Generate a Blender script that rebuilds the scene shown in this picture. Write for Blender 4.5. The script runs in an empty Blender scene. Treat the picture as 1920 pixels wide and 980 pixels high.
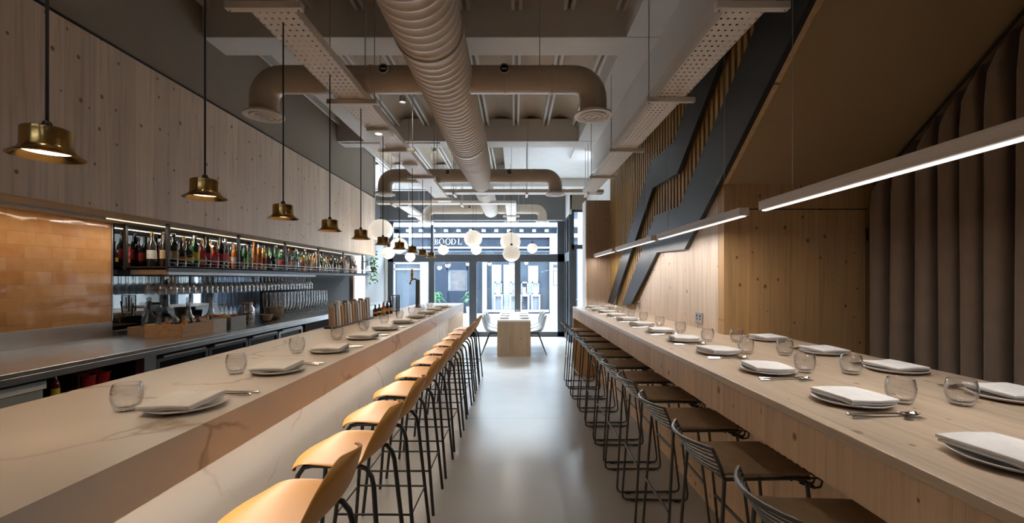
import bpy, math, random
from mathutils import Vector, Matrix
random.seed(7)
PI = math.pi
S = bpy.context.scene
COL = S.collection
# ------------------------------------------------------------------ camera, world, exposure
EYE = 1.55
FPX, VPX, VPY = 806.0, 965.0, 523.5
cam_d = bpy.data.cameras.new('camera'); cam = bpy.data.objects.new('camera', cam_d); COL.objects.link(cam)
cam_d.sensor_width = 36; cam_d.lens = FPX / 1920 * 36
cam_d.shift_x = -(VPX - 960) / 1920; cam_d.shift_y = (VPY - 490) / 1920
cam_d.clip_start = 0.05; cam_d.clip_end = 200
cam.location = (0, 0, EYE); cam.rotation_euler = (PI / 2, 0, 0)
S.camera = cam
S.view_settings.view_transform = 'Standard'; S.view_settings.look = 'None'
S.view_settings.gamma = 1; S.view_settings.use_curve_mapping = False
S.view_settings.exposure = 0.36
S.cycles.use_denoising = True
S.cycles.max_bounces = 9; S.cycles.diffuse_bounces = 5; S.cycles.glossy_bounces = 5
S.cycles.transmission_bounces = 8; S.cycles.transparent_max_bounces = 16
S.cycles.caustics_reflective = False; S.cycles.caustics_refractive = False
S.cycles.sample_clamp_indirect = 6

W = bpy.data.worlds.new('world'); S.world = W; W.use_nodes = True
bg = W.node_tree.nodes['Background']
bg.inputs[0].default_value = (0.70, 0.83, 1.0, 1); bg.inputs[1].default_value = 17.0


def lamp(kind, name, loc, power, color, rot=(0, 0, 0), parent=None, **kw):
    d = bpy.data.lights.new(name, kind); d.energy = power; d.color = color
    for k, v in kw.items(): setattr(d, k, v)
    o = bpy.data.objects.new(name, d); COL.objects.link(o); o.location = loc; o.rotation_euler = rot
    if parent: o.parent = parent
    return o


WARM = (1.0, 0.76, 0.52); SOFTW = (1.0, 0.86, 0.72)
lamp('SUN', 'sun', (0, 0, 30), 3.5, (1, .98, .95), (math.radians(-10), math.radians(25), 0), angle=.06)
lamp('AREA', 'added_sky_fill', (-1.0, 14.2, 5.6), 5200, (.84, .92, 1.0), (math.radians(-58), 0, 0), shape='RECTANGLE', size=9, size_y=3.0)  # area lamp added out of view to boost daylight into the room
# daylight through the shop front: sky portal
pt = lamp('AREA', 'window_sky', (-1.0, 11.55, 1.6), 1, (1, 1, 1), (-PI / 2, 0, 0), shape='RECTANGLE', size=4.8, size_y=3.1)
pt.data.cycles.is_portal = True

# ------------------------------------------------------------------ mesh helpers


class MB:
    def __init__(s): s.v = []; s.f = []; s.m = []; s.mi = 0

    def add(s, vs, fs):
        n = len(s.v); s.v += [tuple(p) for p in vs]
        s.f += [tuple(n + i for i in f) for f in fs]; s.m += [s.mi] * len(fs); return s

    def box(s, x0, x1, y0, y1, z0, z1, rz=0, c=None):
        vs = [(x, y, z) for x in (x0, x1) for y in (y0, y1) for z in (z0, z1)]
        if rz:
            cx, cy = c or ((x0 + x1) / 2, (y0 + y1) / 2); a, b = math.cos(rz), math.sin(rz)
            vs = [(cx + (x - cx) * a - (y - cy) * b, cy + (x - cx) * b + (y - cy) * a, z) for x, y, z in vs]
        return s.add(vs, [(0, 1, 3, 2), (4, 6, 7, 5), (0, 4, 5, 1), (2, 3, 7, 6), (0, 2, 6, 4), (1, 5, 7, 3)])

    def tube(s, pts, r, n=8, caps=True, closed=False):
        pts = [Vector(p) for p in pts]; N = len(pts); rings = []
        up = None
        for i, p in enumerate(pts):
            if closed: t = (pts[(i + 1) % N] - pts[i - 1])
            else: t = pts[min(i + 1, N - 1)] - pts[max(i - 1, 0)]
            t.normalize()
            if up is None:
                up = Vector((0, 0, 1)) if abs(t.z) < .9 else Vector((1, 0, 0))
            a = t.cross(up)
            if a.length < 1e-5: a = t.orthogonal()
            a.normalize(); b = a.cross(t).normalized(); up = b
            rr = r[i] if isinstance(r, (list, tuple)) else r
            rings.append([p + a * (math.cos(2 * PI * k / n) * rr) + b * (math.sin(2 * PI * k / n) * rr) for k in range(n)])
        vs = [q for R in rings for q in R]; fs = []
        for i in range(N if closed else N - 1):
            j = (i + 1) % N
            for k in range(n):
                fs.append((i * n + k, i * n + (k + 1) % n, j * n + (k + 1) % n, j * n + k))
        if caps and not closed:
            fs.append(tuple(range(n - 1, -1, -1))); fs.append(tuple((N - 1) * n + k for k in range(n)))
        return s.add(vs, fs)

    def lathe(s, prof, n=24, c=(0, 0, 0), axis='z', capb=False, capt=False):
        vs = []
        for r, h in prof:
            for k in range(n):
                a = 2 * PI * k / n; x, y = r * math.cos(a), r * math.sin(a)
                p = (x, y, h) if axis == 'z' else ((x, h, y) if axis == 'y' else (h, x, y))
                vs.append((c[0] + p[0], c[1] + p[1], c[2] + p[2]))
        fs = []
        for i in range(len(prof) - 1):
            for k in range(n):
                fs.append((i * n + k, i * n + (k + 1) % n, (i + 1) * n + (k + 1) % n, (i + 1) * n + k))
        if capb: fs.append(tuple(range(n - 1, -1, -1)))
        if capt: fs.append(tuple((len(prof) - 1) * n + k for k in range(n)))
        return s.add(vs, fs)

    def sphere(s, c, r, nu=16, nv=10, sz=1):
        return s.lathe([(max(r * math.sin(PI * i / nv), 1e-4), -r * sz * math.cos(PI * i / nv)) for i in range(nv + 1)], nu, c)

    def prism(s, poly, a0, a1, axis='x'):
        """poly in the two other axes; extruded from a0 to a1"""
        n = len(poly)
        mk = {'x': lambda p, a: (a, p[0], p[1]), 'y': lambda p, a: (p[0], a, p[1]), 'z': lambda p, a: (p[0], p[1], a)}[axis]
        vs = [mk(p, a0) for p in poly] + [mk(p, a1) for p in poly]
        fs = [tuple(range(n)), tuple(range(2 * n - 1, n - 1, -1))]
        for i in range(n): fs.append((i, (i + 1) % n, n + (i + 1) % n, n + i))
        return s.add(vs, fs)

    def build(s, name, mat, parent=None, smooth=None, bevel=0, solid=0, subsurf=0, loc=None):
        me = bpy.data.meshes.new(name); me.from_pydata(s.v, [], s.f)
        mats = mat if isinstance(mat, (list, tuple)) else [mat]
        for m in mats: me.materials.append(m)
        if len(mats) > 1: me.polygons.foreach_set('material_index', s.m)
        import bmesh
        b = bmesh.new(); b.from_mesh(me); bmesh.ops.recalc_face_normals(b, faces=b.faces); b.to_mesh(me); b.free()
        if smooth is not None:
            me.shade_smooth(); me.set_sharp_from_angle(angle=math.radians(smooth))
        o = bpy.data.objects.new(name, me); COL.objects.link(o)
        if parent: o.parent = parent
        if loc: o.location = loc
        if solid:
            q = o.modifiers.new('thick', 'SOLIDIFY'); q.thickness = solid; q.offset = 0
        if subsurf:
            q = o.modifiers.new('round', 'SUBSURF'); q.levels = subsurf; q.render_levels = subsurf
        if bevel:
            q = o.modifiers.new('edge', 'BEVEL'); q.width = bevel; q.segments = 2; q.limit_method = 'ANGLE'
        return o


def tag(o, label=None, cat=None, group=None, kind=None):
    if label: o['label'] = label
    if cat: o['category'] = cat
    if group: o['group'] = group
    if kind: o['kind'] = kind
    return o


def root(name, label, cat, loc=(0, 0, 0), group=None, rz=0):
    o = bpy.data.objects.new(name, None); COL.objects.link(o); o.location = loc; o.rotation_euler = (0, 0, rz)
    o.empty_display_size = .05
    return tag(o, label, cat, group)


def st(o, label=None): o['kind'] = 'structure'; return o if not label else tag(o, label)


def kids(o): return [c for c in o.children]


def clone(o, parent=None):
    c = o.copy(); COL.objects.link(c); c.parent = parent
    for ch in kids(o): clone(ch, c)
    return c


def arc(c, r, a0, a1, n, plane='xz'):
    out = []
    for i in range(n + 1):
        a = a0 + (a1 - a0) * i / n; u, v = r * math.cos(a), r * math.sin(a)
        if plane == 'xz': out.append((c[0] + u, c[1], c[2] + v))
        elif plane == 'yz': out.append((c[0], c[1] + u, c[2] + v))
        else: out.append((c[0] + u, c[1] + v, c[2]))
    return out


ORD = ['first', 'second', 'third', 'fourth', 'fifth', 'sixth', 'seventh', 'eighth', 'ninth', 'tenth', 'eleventh', 'twelfth', 'thirteenth', 'fourteenth', 'fifteenth', 'sixteenth', 'seventeenth', 'eighteenth', 'nineteenth', 'twentieth']
TENS = {2: 'twenty', 3: 'thirty', 4: 'forty', 5: 'fifty', 6: 'sixty', 7: 'seventy', 8: 'eighty', 9: 'ninety'}


def nth(i):  # 0-based
    n = i + 1
    if n <= 20: return ORD[n - 1]
    t, u = divmod(n, 10)
    if u == 0: return TENS[t][:-1] + 'ieth'
    return TENS[t] + '-' + ORD[u - 1]


# ------------------------------------------------------------------ materials
class NT:
    def __init__(s, name):
        s.mat = bpy.data.materials.new(name); s.mat.use_nodes = True; s.t = s.mat.node_tree
        s.b = s.t.nodes['Principled BSDF']; s.out = s.t.nodes['Material Output']

    def n(s, typ, **kw):
        x = s.t.nodes.new(typ)
        for k, v in kw.items(): setattr(x, k, v)
        return x

    def l(s, a, b): s.t.links.new(a, b)

    def coord(s): return s.n('ShaderNodeTexCoord').outputs['Object']

    def map(s, src, scale=(1, 1, 1), loc=(0, 0, 0)):
        m = s.n('ShaderNodeMapping'); m.inputs['Scale'].default_value = scale; m.inputs['Location'].default_value = loc
        s.l(src, m.inputs[0]); return m.outputs[0]

    def noise(s, src, scale, detail=3, rough=.5, dist=0):
        x = s.n('ShaderNodeTexNoise'); x.inputs['Scale'].default_value = scale; x.inputs['Detail'].default_value = detail
        x.inputs['Roughness'].default_value = rough; x.inputs['Distortion'].default_value = dist
        s.l(src, x.inputs['Vector']); return x.outputs['Fac']

    def math(s, op, a, b=None, clamp=False):
        x = s.n('ShaderNodeMath', operation=op); x.use_clamp = clamp
        for i, q in enumerate((a, b)):
            if q is None: continue
            if isinstance(q, (int, float)): x.inputs[i].default_value = q
            else: s.l(q, x.inputs[i])
        return x.outputs[0]

    def ramp(s, src, stops):
        r = s.n('ShaderNodeValToRGB'); e = r.color_ramp.elements
        while len(e) < len(stops): e.new(.5)
        for i, (p, c) in enumerate(stops):
            e[i].position = p; e[i].color = (c[0], c[1], c[2], 1) if not isinstance(c, (int, float)) else (c, c, c, 1)
        s.l(src, r.inputs[0]); return r.outputs[0]

    def mix(s, fac, a, b, mode='MIX'):
        x = s.n('ShaderNodeMix', data_type='RGBA', blend_type=mode)
        for i, q in ((0, fac), (6, a), (7, b)):
            if isinstance(q, (int, float)): x.inputs[i].default_value = q
            elif isinstance(q, tuple): x.inputs[i].default_value = (q[0], q[1], q[2], 1)
            else: s.l(q, x.inputs[i])
        return x.outputs[2]

    def bump(s, h, strength=.3, dist=.01):
        x = s.n('ShaderNodeBump'); x.inputs['Strength'].default_value = strength; x.inputs['Distance'].default_value = dist
        s.l(h, x.inputs['Height']); s.l(x.outputs[0], s.b.inputs['Normal'])

    def sep(s, src):
        x = s.n('ShaderNodeSeparateXYZ'); s.l(src, x.inputs[0]); return x.outputs

    def comb(s, a, b, c):
        x = s.n('ShaderNodeCombineXYZ')
        for i, q in enumerate((a, b, c)):
            if isinstance(q, (int, float)): x.inputs[i].default_value = q
            else: s.l(q, x.inputs[i])
        return x.outputs[0]


def mat(name, col, rough=.5, metal=0, var=0.06, vscale=6, emit=None, estr=0, spec=.5, sheen=0, bump=0, bscale=60, coat=0):
    N = NT(name); b = N.b
    b.inputs['Roughness'].default_value = rough; b.inputs['Metallic'].default_value = metal
    b.inputs['Specular IOR Level'].default_value = spec
    if coat: b.inputs['Coat Weight'].default_value = coat; b.inputs['Coat Roughness'].default_value = .1
    if sheen: b.inputs['Sheen Weight'].default_value = sheen
    c = N.coord()
    f = N.noise(c, vscale, 3)
    lo = tuple(max(0, x * (1 - var)) for x in col); hi = tuple(min(1, x * (1 + var)) for x in col)
    N.l(N.ramp(f, [(.3, lo), (.7, hi)]), b.inputs['Base Color'])
    if bump: N.bump(N.noise(c, bscale, 4), bump, .005)
    if emit:
        b.inputs['Emission Color'].default_value = (*emit, 1); b.inputs['Emission Strength'].default_value = estr
    return N.mat


def wood(name, base, along=2, across=1, bw=.16, rough=.5, knots=1.0, dark=.72, seam=True):
    """solid spruce board: grain runs along one axis, boards laid side by side along another"""
    N = NT(name); c = N.coord(); X = N.sep(c)
    A, B = X[along], X[across]; third = X[3 - along - across]
    idx = N.math('FLOOR', N.math('DIVIDE', B, bw))
    wn = N.n('ShaderNodeTexWhiteNoise', noise_dimensions='1D'); N.l(idx, wn.inputs['W'])
    shift = N.math('MULTIPLY', wn.outputs['Value'], 7.3)
    g = N.comb(N.math('ADD', N.math('MULTIPLY', A, .9), shift), N.math('MULTIPLY', B, 22), N.math('MULTIPLY', third, 22))
    gr = N.noise(g, 1.6, 5, .6, .4)
    g2 = N.noise(N.comb(N.math('MULTIPLY', A, 1.2), N.math('MULTIPLY', B, 3), third), 1.5, 2)
    d = tuple(x * dark for x in base); h = tuple(min(1, x * 1.10) for x in base)
    colr = N.ramp(gr, [(.28, d), (.5, base), (.75, h)])
    tone = N.math('ADD', .90, N.math('MULTIPLY', wn.outputs['Value'], .16))
    tone = N.math('MULTIPLY', tone, N.math('ADD', .9, N.math('MULTIPLY', g2, .2)))
    colr = N.mix(1.0, colr, N.comb(tone, tone, tone), 'MULTIPLY')
    if knots:
        kv = N.comb(N.math('ADD', N.math('MULTIPLY', A, 4.6), shift), N.math('MULTIPLY', B, 6.0), 0.0)
        v = N.n('ShaderNodeTexVoronoi', voronoi_dimensions='2D'); v.inputs['Scale'].default_value = 1.0
        N.l(kv, v.inputs['Vector'])
        pick = N.math('GREATER_THAN', N.sep(v.outputs['Color'])[0], 1 - .60 * knots)
        size = N.math('ADD', .03, N.math('MULTIPLY', N.sep(v.outputs['Color'])[1], .07))
        k = N.math('SUBTRACT', 1.0, N.math('DIVIDE', v.outputs['Distance'], size), clamp=True)
        k = N.math('MULTIPLY', N.math('MULTIPLY', k, 2.2, clamp=True), pick)
        colr = N.mix(k, colr, (base[0] * .38, base[1] * .26, base[2] * .16))
    if seam:
        fr = N.math('FRACT', N.math('DIVIDE', B, bw))
        s_ = N.math('LESS_THAN', fr, .012)
        colr = N.mix(N.math('MULTIPLY', s_, .45), colr, tuple(x * .45 for x in base))
    N.l(colr, N.b.inputs['Base Color']); N.b.inputs['Roughness'].default_value = rough
    N.bump(gr, .08, .003)
    return N.mat


def marble(name, base, vein):
    N = NT(name); c = N.coord()
    w = N.noise(c, 1.3, 5, .6)
    wv = N.n('ShaderNodeVectorMath', operation='SCALE'); wv.inputs['Scale'].default_value = 1.0
    p = N.n('ShaderNodeTexNoise'); p.inputs['Scale'].default_value = 1.1; p.inputs['Detail'].default_value = 6; N.l(c, p.inputs['Vector'])
    N.l(p.outputs['Color'], wv.inputs[0]); wv.inputs['Scale'].default_value = .9
    ad = N.n('ShaderNodeVectorMath', operation='ADD'); N.l(c, ad.inputs[0]); N.l(wv.outputs[0], ad.inputs[1])
    v = N.n('ShaderNodeTexVoronoi', feature='DISTANCE_TO_EDGE'); v.inputs['Scale'].default_value = 1.25; N.l(ad.outputs[0], v.inputs['Vector'])
    line = N.math('SUBTRACT', 1, N.math('DIVIDE', v.outputs['Distance'], .018), clamp=True)
    msk = N.ramp(N.noise(c, 2.1, 3), [(.42, 0.0), (.56, 1.0)])
    line = N.math('MULTIPLY', N.math('MULTIPLY', line, msk), .85)
    cl = N.ramp(w, [(.35, tuple(x * .93 for x in base)), (.65, base)])
    N.l(N.mix(line, cl, vein), N.b.inputs['Base Color']); N.b.inputs['Roughness'].default_value = .32
    return N.mat


def glass(name, tint=(1, 1, 1), thin=True, refl=1.0, rough=0.0, base_r=0.0):
    N = NT(name); t = N.t; t.nodes.remove(N.b)
    if thin:
        tr = N.n('ShaderNodeBsdfTransparent'); tr.inputs[0].default_value = (*tint, 1)
        gl = N.n('ShaderNodeBsdfGlossy'); gl.inputs['Roughness'].default_value = rough
        fr = N.n('ShaderNodeLayerWeight'); fr.inputs[0].default_value = .5
        mx = N.n('ShaderNodeMixShader'); N.l(N.math('ADD', .04, N.math('MULTIPLY', N.math('POWER', fr.outputs['Facing'], 3.5), refl * .75), clamp=True), mx.inputs[0])
        if base_r: 
            x_ = mx.inputs[0].links[0].from_socket; t.links.remove(mx.inputs[0].links[0]); N.l(N.math('ADD', x_, base_r, clamp=True), mx.inputs[0])
        N.l(tr.outputs[0], mx.inputs[1]); N.l(gl.outputs[0], mx.inputs[2]); N.l(mx.outputs[0], N.out.inputs[0])
    else:
        g = N.n('ShaderNodeBsdfGlass'); g.inputs['Color'].default_value = (*tint, 1); g.inputs['IOR'].default_value = 1.48
        g.inputs['Roughness'].default_value = rough
        N.l(g.outputs[0], N.out.inputs[0])
    return N.mat


def emis(name, col, s):
    N = NT(name); N.t.nodes.remove(N.b); e = N.n('ShaderNodeEmission'); e.inputs[0].default_value = (*col, 1); e.inputs[1].default_value = s
    N.l(e.outputs[0], N.out.inputs[0]); return N.mat


M = {}
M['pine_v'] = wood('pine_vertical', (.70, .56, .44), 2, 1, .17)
M['pine_face'] = wood('pine_facing', (.48, .285, .125), 2, 0, .22)
M['pine_top'] = wood('pine_counter', (.56, .43, .31), 1, 0, .14, rough=.3, knots=1.1)
M['pine_apron'] = wood('pine_apron', (.64, .43, .26), 2, 1, .15)
M['pine_warm_lit'] = wood('warm_lit_pine', (.62, .38, .17), 2, 0, .2, knots=.5)  # orange of the warm light is put into this wood colour
M['pine_edge'] = wood('pine_edge', (.58, .38, .2), 1, 2, .4, knots=.2, seam=False)
M['bar_wood'] = wood('grey_oak', (.46, .39, .33), 1, 0, .4, knots=0, seam=False)
M['pillar_wood'] = wood('pillar_wood', (.34, .23, .155), 2, 0, .16, knots=.6)
M['marble'] = marble('cream_marble', (.66, .58, .50), (.33, .24, .17))
M['marble_body'] = marble('pale_marble', (.70, .66, .61), (.36, .30, .26))
M['taupe'] = mat('taupe_paint', (.25, .205, .16), .7, var=.05, vscale=1.2)
M['taupe_dark'] = mat('taupe_wall_paint', (.27, .23, .18), .75, var=.08, vscale=.8)
M['ceil'] = mat('brown_grey_ceiling_paint', (.50, .42, .33), .8, var=.07, vscale=2)
M['beam'] = mat('beam_paint', (.70, .675, .64), .75, var=.05, vscale=1.5)
M['duct'] = mat('painted_duct', (.76, .715, .66), .45, var=.04, vscale=3)
M['duct2'] = mat('painted_branch_duct', (.52, .44, .35), .42, var=.05, vscale=2)
M['white'] = mat('white_paint', (.78, .78, .76), .6, var=.03)
M['offwhite'] = mat('off_white_plaster', (.62, .62, .60), .7, var=.04, vscale=2)
M['grey_wall'] = mat('grey_wall_paint', (.14, .14, .14), .75, var=.05, vscale=1.5)
M['black'] = mat('black_metal', (.022, .021, .020), .42, .3, var=.1)
M['blackpaint'] = mat('black_stair_paint', (.014, .015, .016), .42, var=.12, vscale=3)
M['dark'] = mat('dark_interior', (.015, .014, .013), .8)
M['frame'] = mat('anthracite_frame', (.06, .066, .075), .45, .2, var=.06)
M['steel'] = mat('brushed_steel', (.60, .59, .58), .28, 1.0, var=.06, vscale=5, bump=.04, bscale=90)
M['chrome'] = mat('polished_steel', (.75, .73, .70), .13, 1.0, var=.02)
M['alu'] = mat('matt_aluminium', (.42, .42, .42), .4, .8, var=.05)
M['mustard'] = mat('mustard_plastic', (.46, .215, .040), .42, var=.03, bump=.03, bscale=200)
M['leather'] = mat('brown_leather', (.40, .27, .15), .5, var=.12, vscale=14, bump=.1, bscale=160)
M['wire'] = mat('graphite_wire', (.075, .07, .06), .36, .6, var=.06)
M['brass'] = mat('brushed_brass', (.50, .31, .11), .2, 1.0, var=.08, vscale=5)
M['ceramic'] = mat('grey_ceramic', (.62, .59, .55), .25, var=.05, vscale=20)
M['napkin'] = mat('white_linen', (.74, .71, .68), .85, var=.04, vscale=30, bump=.15, bscale=300)
M['glass'] = glass('clear_glass', (.985, .985, .985), True, 2.8, .0, .04)
M['thin'] = glass('thin_stemware_glass', (.90, .92, .93), True, 4.0, .10, .22)
M['pane'] = glass('window_glass', (.93, .96, .97), True, .8)
M['curtain'] = mat('brown_velvet_curtain', (.23, .16, .11), .9, var=.08, vscale=8, sheen=.3)
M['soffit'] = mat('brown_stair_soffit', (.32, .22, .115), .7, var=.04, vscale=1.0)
M['brownback'] = mat('dark_brown_backing', (.035, .024, .014), .8)
M['slat'] = wood('slat_wood', (.40, .235, .075), 2, 1, .4, knots=0, seam=False)
M['greyplastic'] = mat('grey_plastic', (.34, .36, .36), .45)
M['navy'] = mat('navy_shopfront', (.013, .018, .027), .6, var=.08, spec=.12)
M['slate'] = mat('blue_grey_stucco', (.033, .043, .056), .7, var=.08, spec=.15)
M['stone'] = mat('white_stone', (.20, .205, .215), .7, var=.05)
M['street'] = mat('pale_paving', (.34, .34, .35), .6, var=.06, vscale=1)
M['shopglass'] = mat('shop_window_glass', (.028, .036, .046), .35, var=.2, vscale=1.5, spec=.2)
M['fridgeglass'] = mat('dark_fridge_glass', (.008, .008, .009), .15, spec=.35)
M['shoppanel'] = mat('pale_shop_panel', (.13, .145, .165), .6, var=.1)
M['brownpanel'] = mat('brown_shop_curtain', (.05, .045, .044), .7, var=.3, vscale=9)
M['globe'] = mat('opal_glass', (.86, .83, .78), .35, var=.02, emit=(1, .9, .76), estr=.42)
M['led'] = emis('led_diffuser', (1, .93, .86), 1.6)
M['ledwarm'] = emis('warm_led_strip', (1, .78, .52), 1.3)
M['bulb'] = emis('warm_lamp_disc', (1, .80, .5), 7)
M['leaf'] = mat('green_leaf', (.07, .24, .05), .5, var=.35, vscale=12)
M['crate'] = wood('crate_wood', (.58, .36, .2), 1, 2, .08, knots=.4)
M['orange'] = mat('orange_peel', (.75, .28, .03), .5, bump=.3, bscale=200)
M['bread'] = mat('pale_stoneware', (.50, .38, .27), .8, var=.25, vscale=30, bump=.4, bscale=40)

# mirror
N = NT('bar_mirror'); N.b.inputs['Metallic'].default_value = 1; N.b.inputs['Roughness'].default_value = .015
N.b.inputs['Base Color'].default_value = (.30, .315, .325, 1); M['mirror'] = N.mat
# concrete floor
N = NT('polished_concrete'); c = N.coord(); f = N.noise(c, .9, 3, .5); f2 = N.noise(c, 9, 4)
col = N.ramp(f, [(.2, (.28, .26, .24)), (.8, (.36, .34, .315))])
X = N.sep(c)
jt = N.math('LESS_THAN', N.math('FRACT', N.math('DIVIDE', X[1], 2.4)), .0022)
col = N.mix(N.math('MULTIPLY', jt, .5), col, (.1, .09, .08))
N.l(col, N.b.inputs['Base Color'])
N.l(N.math('ADD', .24, N.math('MULTIPLY', f, .04)), N.b.inputs['Roughness'])
N.b.inputs['Specular IOR Level'].default_value = .8; N.bump(N.noise(c, 2.2, 3), .05, .02); M['concrete'] = N.mat
# glazed tiles
N = NT('orange_glazed_tile'); c = N.coord(); X = N.sep(c)
br = N.n('ShaderNodeTexBrick'); br.offset = .43; br.offset_frequency = 2
br.inputs['Scale'].default_value = 1; br.inputs['Brick Width'].default_value = .185; br.inputs['Row Height'].default_value = .0945
br.inputs['Mortar Size'].default_value = .0022; br.inputs['Mortar Smooth'].default_value = .25
br.inputs['Color1'].default_value = (.47, .22, .085, 1); br.inputs['Color2'].default_value = (.60, .34, .16, 1)
br.inputs['Mortar'].default_value = (.42, .24, .12, 1); br.inputs['Bias'].default_value = -.1
v = N.comb(X[1], X[2], 0.0); N.l(v, br.inputs['Vector'])
nz = N.noise(c, 14, 2)
N.l(N.mix(.25, br.outputs['Color'], N.ramp(nz, [(.3, (.42, .2, .06)), (.7, (.66, .42, .2))])), N.b.inputs['Base Color'])
N.b.inputs['Roughness'].default_value = .09
h = N.math('ADD', N.math('MULTIPLY', N.math('SUBTRACT', 1, br.outputs['Fac']), .6), N.math('MULTIPLY', N.noise(N.map(c, (1, 1, 1.6)), 4.5, 1), .9))
N.bump(h, .5, .02); M['tile'] = N.mat
# perforated tray metal
N = NT('perforated_tray_metal'); c = N.coord(); X = N.sep(c)
a_ = N.math('FRACT', N.math('MULTIPLY', X[0], 26)); b_ = N.math('FRACT', N.math('MULTIPLY', N.math('ADD', X[1], 0), 18))
hole = N.math('MULTIPLY', N.math('MULTIPLY', N.math('GREATER_THAN', a_, .30), N.math('LESS_THAN', a_, .62)),
              N.math('MULTIPLY', N.math('GREATER_THAN', b_, .34), N.math('LESS_THAN', b_, .60)))
tr = N.n('ShaderNodeBsdfTransparent'); mx = N.n('ShaderNodeMixShader'); N.l(hole, mx.inputs[0]); N.l(N.b.outputs[0], mx.inputs[1]); N.l(tr.outputs[0], mx.inputs[2])
N.l(mx.outputs[0], N.out.inputs[0]); N.b.inputs['Base Color'].default_value = (.88, .82, .75, 1); N.b.inputs['Roughness'].default_value = .5
M['perf'] = N.mat

# ------------------------------------------------------------------ room constants
XL = -3.5            # tiled / mirrored back wall of the bar
XP = -2.85           # timber bulkhead face
XR = 1.67            # right timber wall
ZC = EYE + 2.55      # ceiling
ZB = EYE + 2.23      # beam underside
CT = 1.11            # counter tops
YG = 11.7            # shop front glazing

st(MB().box(-4.3, 5.2, -3, 12.6, -.12, 0).build('floor', M['concrete']))
# ceiling: shallow plaster vaults between joists
mb = MB(); prof = []
x = -4.3
while x < 5.2:
    x2 = x + .48
    for i in range(9):
        t = i / 8; prof.append((x + .03 + t * .42, ZC + .11 * math.sin(PI * t)))
    x = x2
vs = [(p[0], -3, p[1]) for p in prof] + [(p[0], 12.0, p[1]) for p in prof]; n = len(prof)
mb.add(vs, [(i, i + 1, n + i + 1, n + i) for i in range(n - 1)])
mb.box(-4.4, 5.3, -3, 12.0, ZC + .13, ZC + .2)
st(mb.build('ceiling', M['ceil'], smooth=40))
mb = MB(); x = -4.3
while x < 5.2:
    mb.box(x - .05, x - .02, -3, 12, ZC - .07, ZC + .04); mb.box(x + .02, x + .05, -3, 12, ZC - .07, ZC + .04)
    x += .48
st(mb.build('ceiling_joists', M['beam']))
for i, (y0, y1) in enumerate([(-1.9, -1.57), (1.0, 1.33), (3.96, 4.29), (6.95, 7.28)]):
    st(MB().box(-4.2, 1.72, y0, y1, ZB, ZC + .05).build('ceiling_beam', M['beam'], bevel=.01))
mb = MB(); mb.box(1.03, 1.39, -3, 8.0, ZB + .004, ZC + .05); mb.box(1.335, 1.39, -3, 7.5, EYE + 1.85, ZB + .02)
st(mb.build('ceiling_side_beam', M['beam']))
st(MB().box(-2.43, -2.12, 4.29, 6.95, ZB + .004, ZC + .05).build('ceiling_side_beam', M['beam']))
st(MB().box(-.2, 1.66, 7.3, 9.7, EYE + 2.28, EYE + 2.33).build('ceiling_lowered_panel', M['white']))
st(MB().box(-3.5, 1.66, 9.72, 10.0, EYE + 2.1, ZC + .05).build('ceiling_beam', M['beam']))
# bulkhead above the shop front
st(MB().box(-3.6, 1.36, 11.35, 11.62, EYE + 1.57, ZC + .05).build('wall_window_bulkhead', M['grey_wall']))

# left walls
st(MB().box(XL - .12, XL, -3, 3.73, 1.186, 2.06).build('wall_bar_tiles', M['tile']))
st(MB().box(XL - .12, XL, -3, 3.73, -.02, 1.186).build('wall_bar_base', M['offwhite']))
st(MB().box(XL - .12, XL - .012, 3.73, 9.2, -.02, 2.06).build('wall_bar_back', M['dark']))
st(MB().box(XL - .012, XL, 3.74, 5.9, 1.066, 2.036).build('wall_bar_mirror', M['mirror']))
st(MB().box(XL - .012, XL, 5.902, 9.17, 1.066, 2.036).build('wall_bar_dark_panel', M['dark']))
st(MB().box(XL, XL + .006, 3.728, 3.74, 1.19, 2.036).build('trim_10', M['alu']))
st(MB().box(XL - .12, XL, 9.2, 12.0, -.02, ZC).build('wall_left_end', M['grey_wall']))
st(MB().box(XL - .01, XL + .06, 9.17, 9.25, 1.05, 2.04).build('trim_1', M['pillar_wood']))
st(MB().box(XL - .12, XP - .02, -3, 8.8, 2.04, 2.09).build('ceiling_bar_soffit', M['offwhite']))
st(MB().box(XP - .022, XP, -3, 8.8, 2.032, 3.20).build('wall_timber_bulkhead', M['pine_v']))
st(MB().box(XP - .1, XP - .024, -3, 8.8, 2.09, ZC).build('wall_left_upper', M['taupe_dark']))
st(MB().box(XP - .024, XP - .002, -3, 8.8, 3.203, 3.222).build('trim_2', M['blackpaint']))
st(MB().box(XL, XP, 8.78, 8.8, 2.04, ZC).build('wall_bulkhead_end', M['offwhite']))
st(MB().box(XP - .022, XP + .004, -3, 8.8, 2.025, 2.031).build('trim_3', M['pine_edge']))

# rear wall behind the camera
st(MB().box(-4.3, 5.3, -3.1, -3, -.02, ZC).build('wall_rear', M['taupe']))
# right outer wall behind the curtain
st(MB().box(3.05, 3.15, -3, 3.55, -.02, ZC).build('wall_right', M['taupe_dark']))
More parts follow.
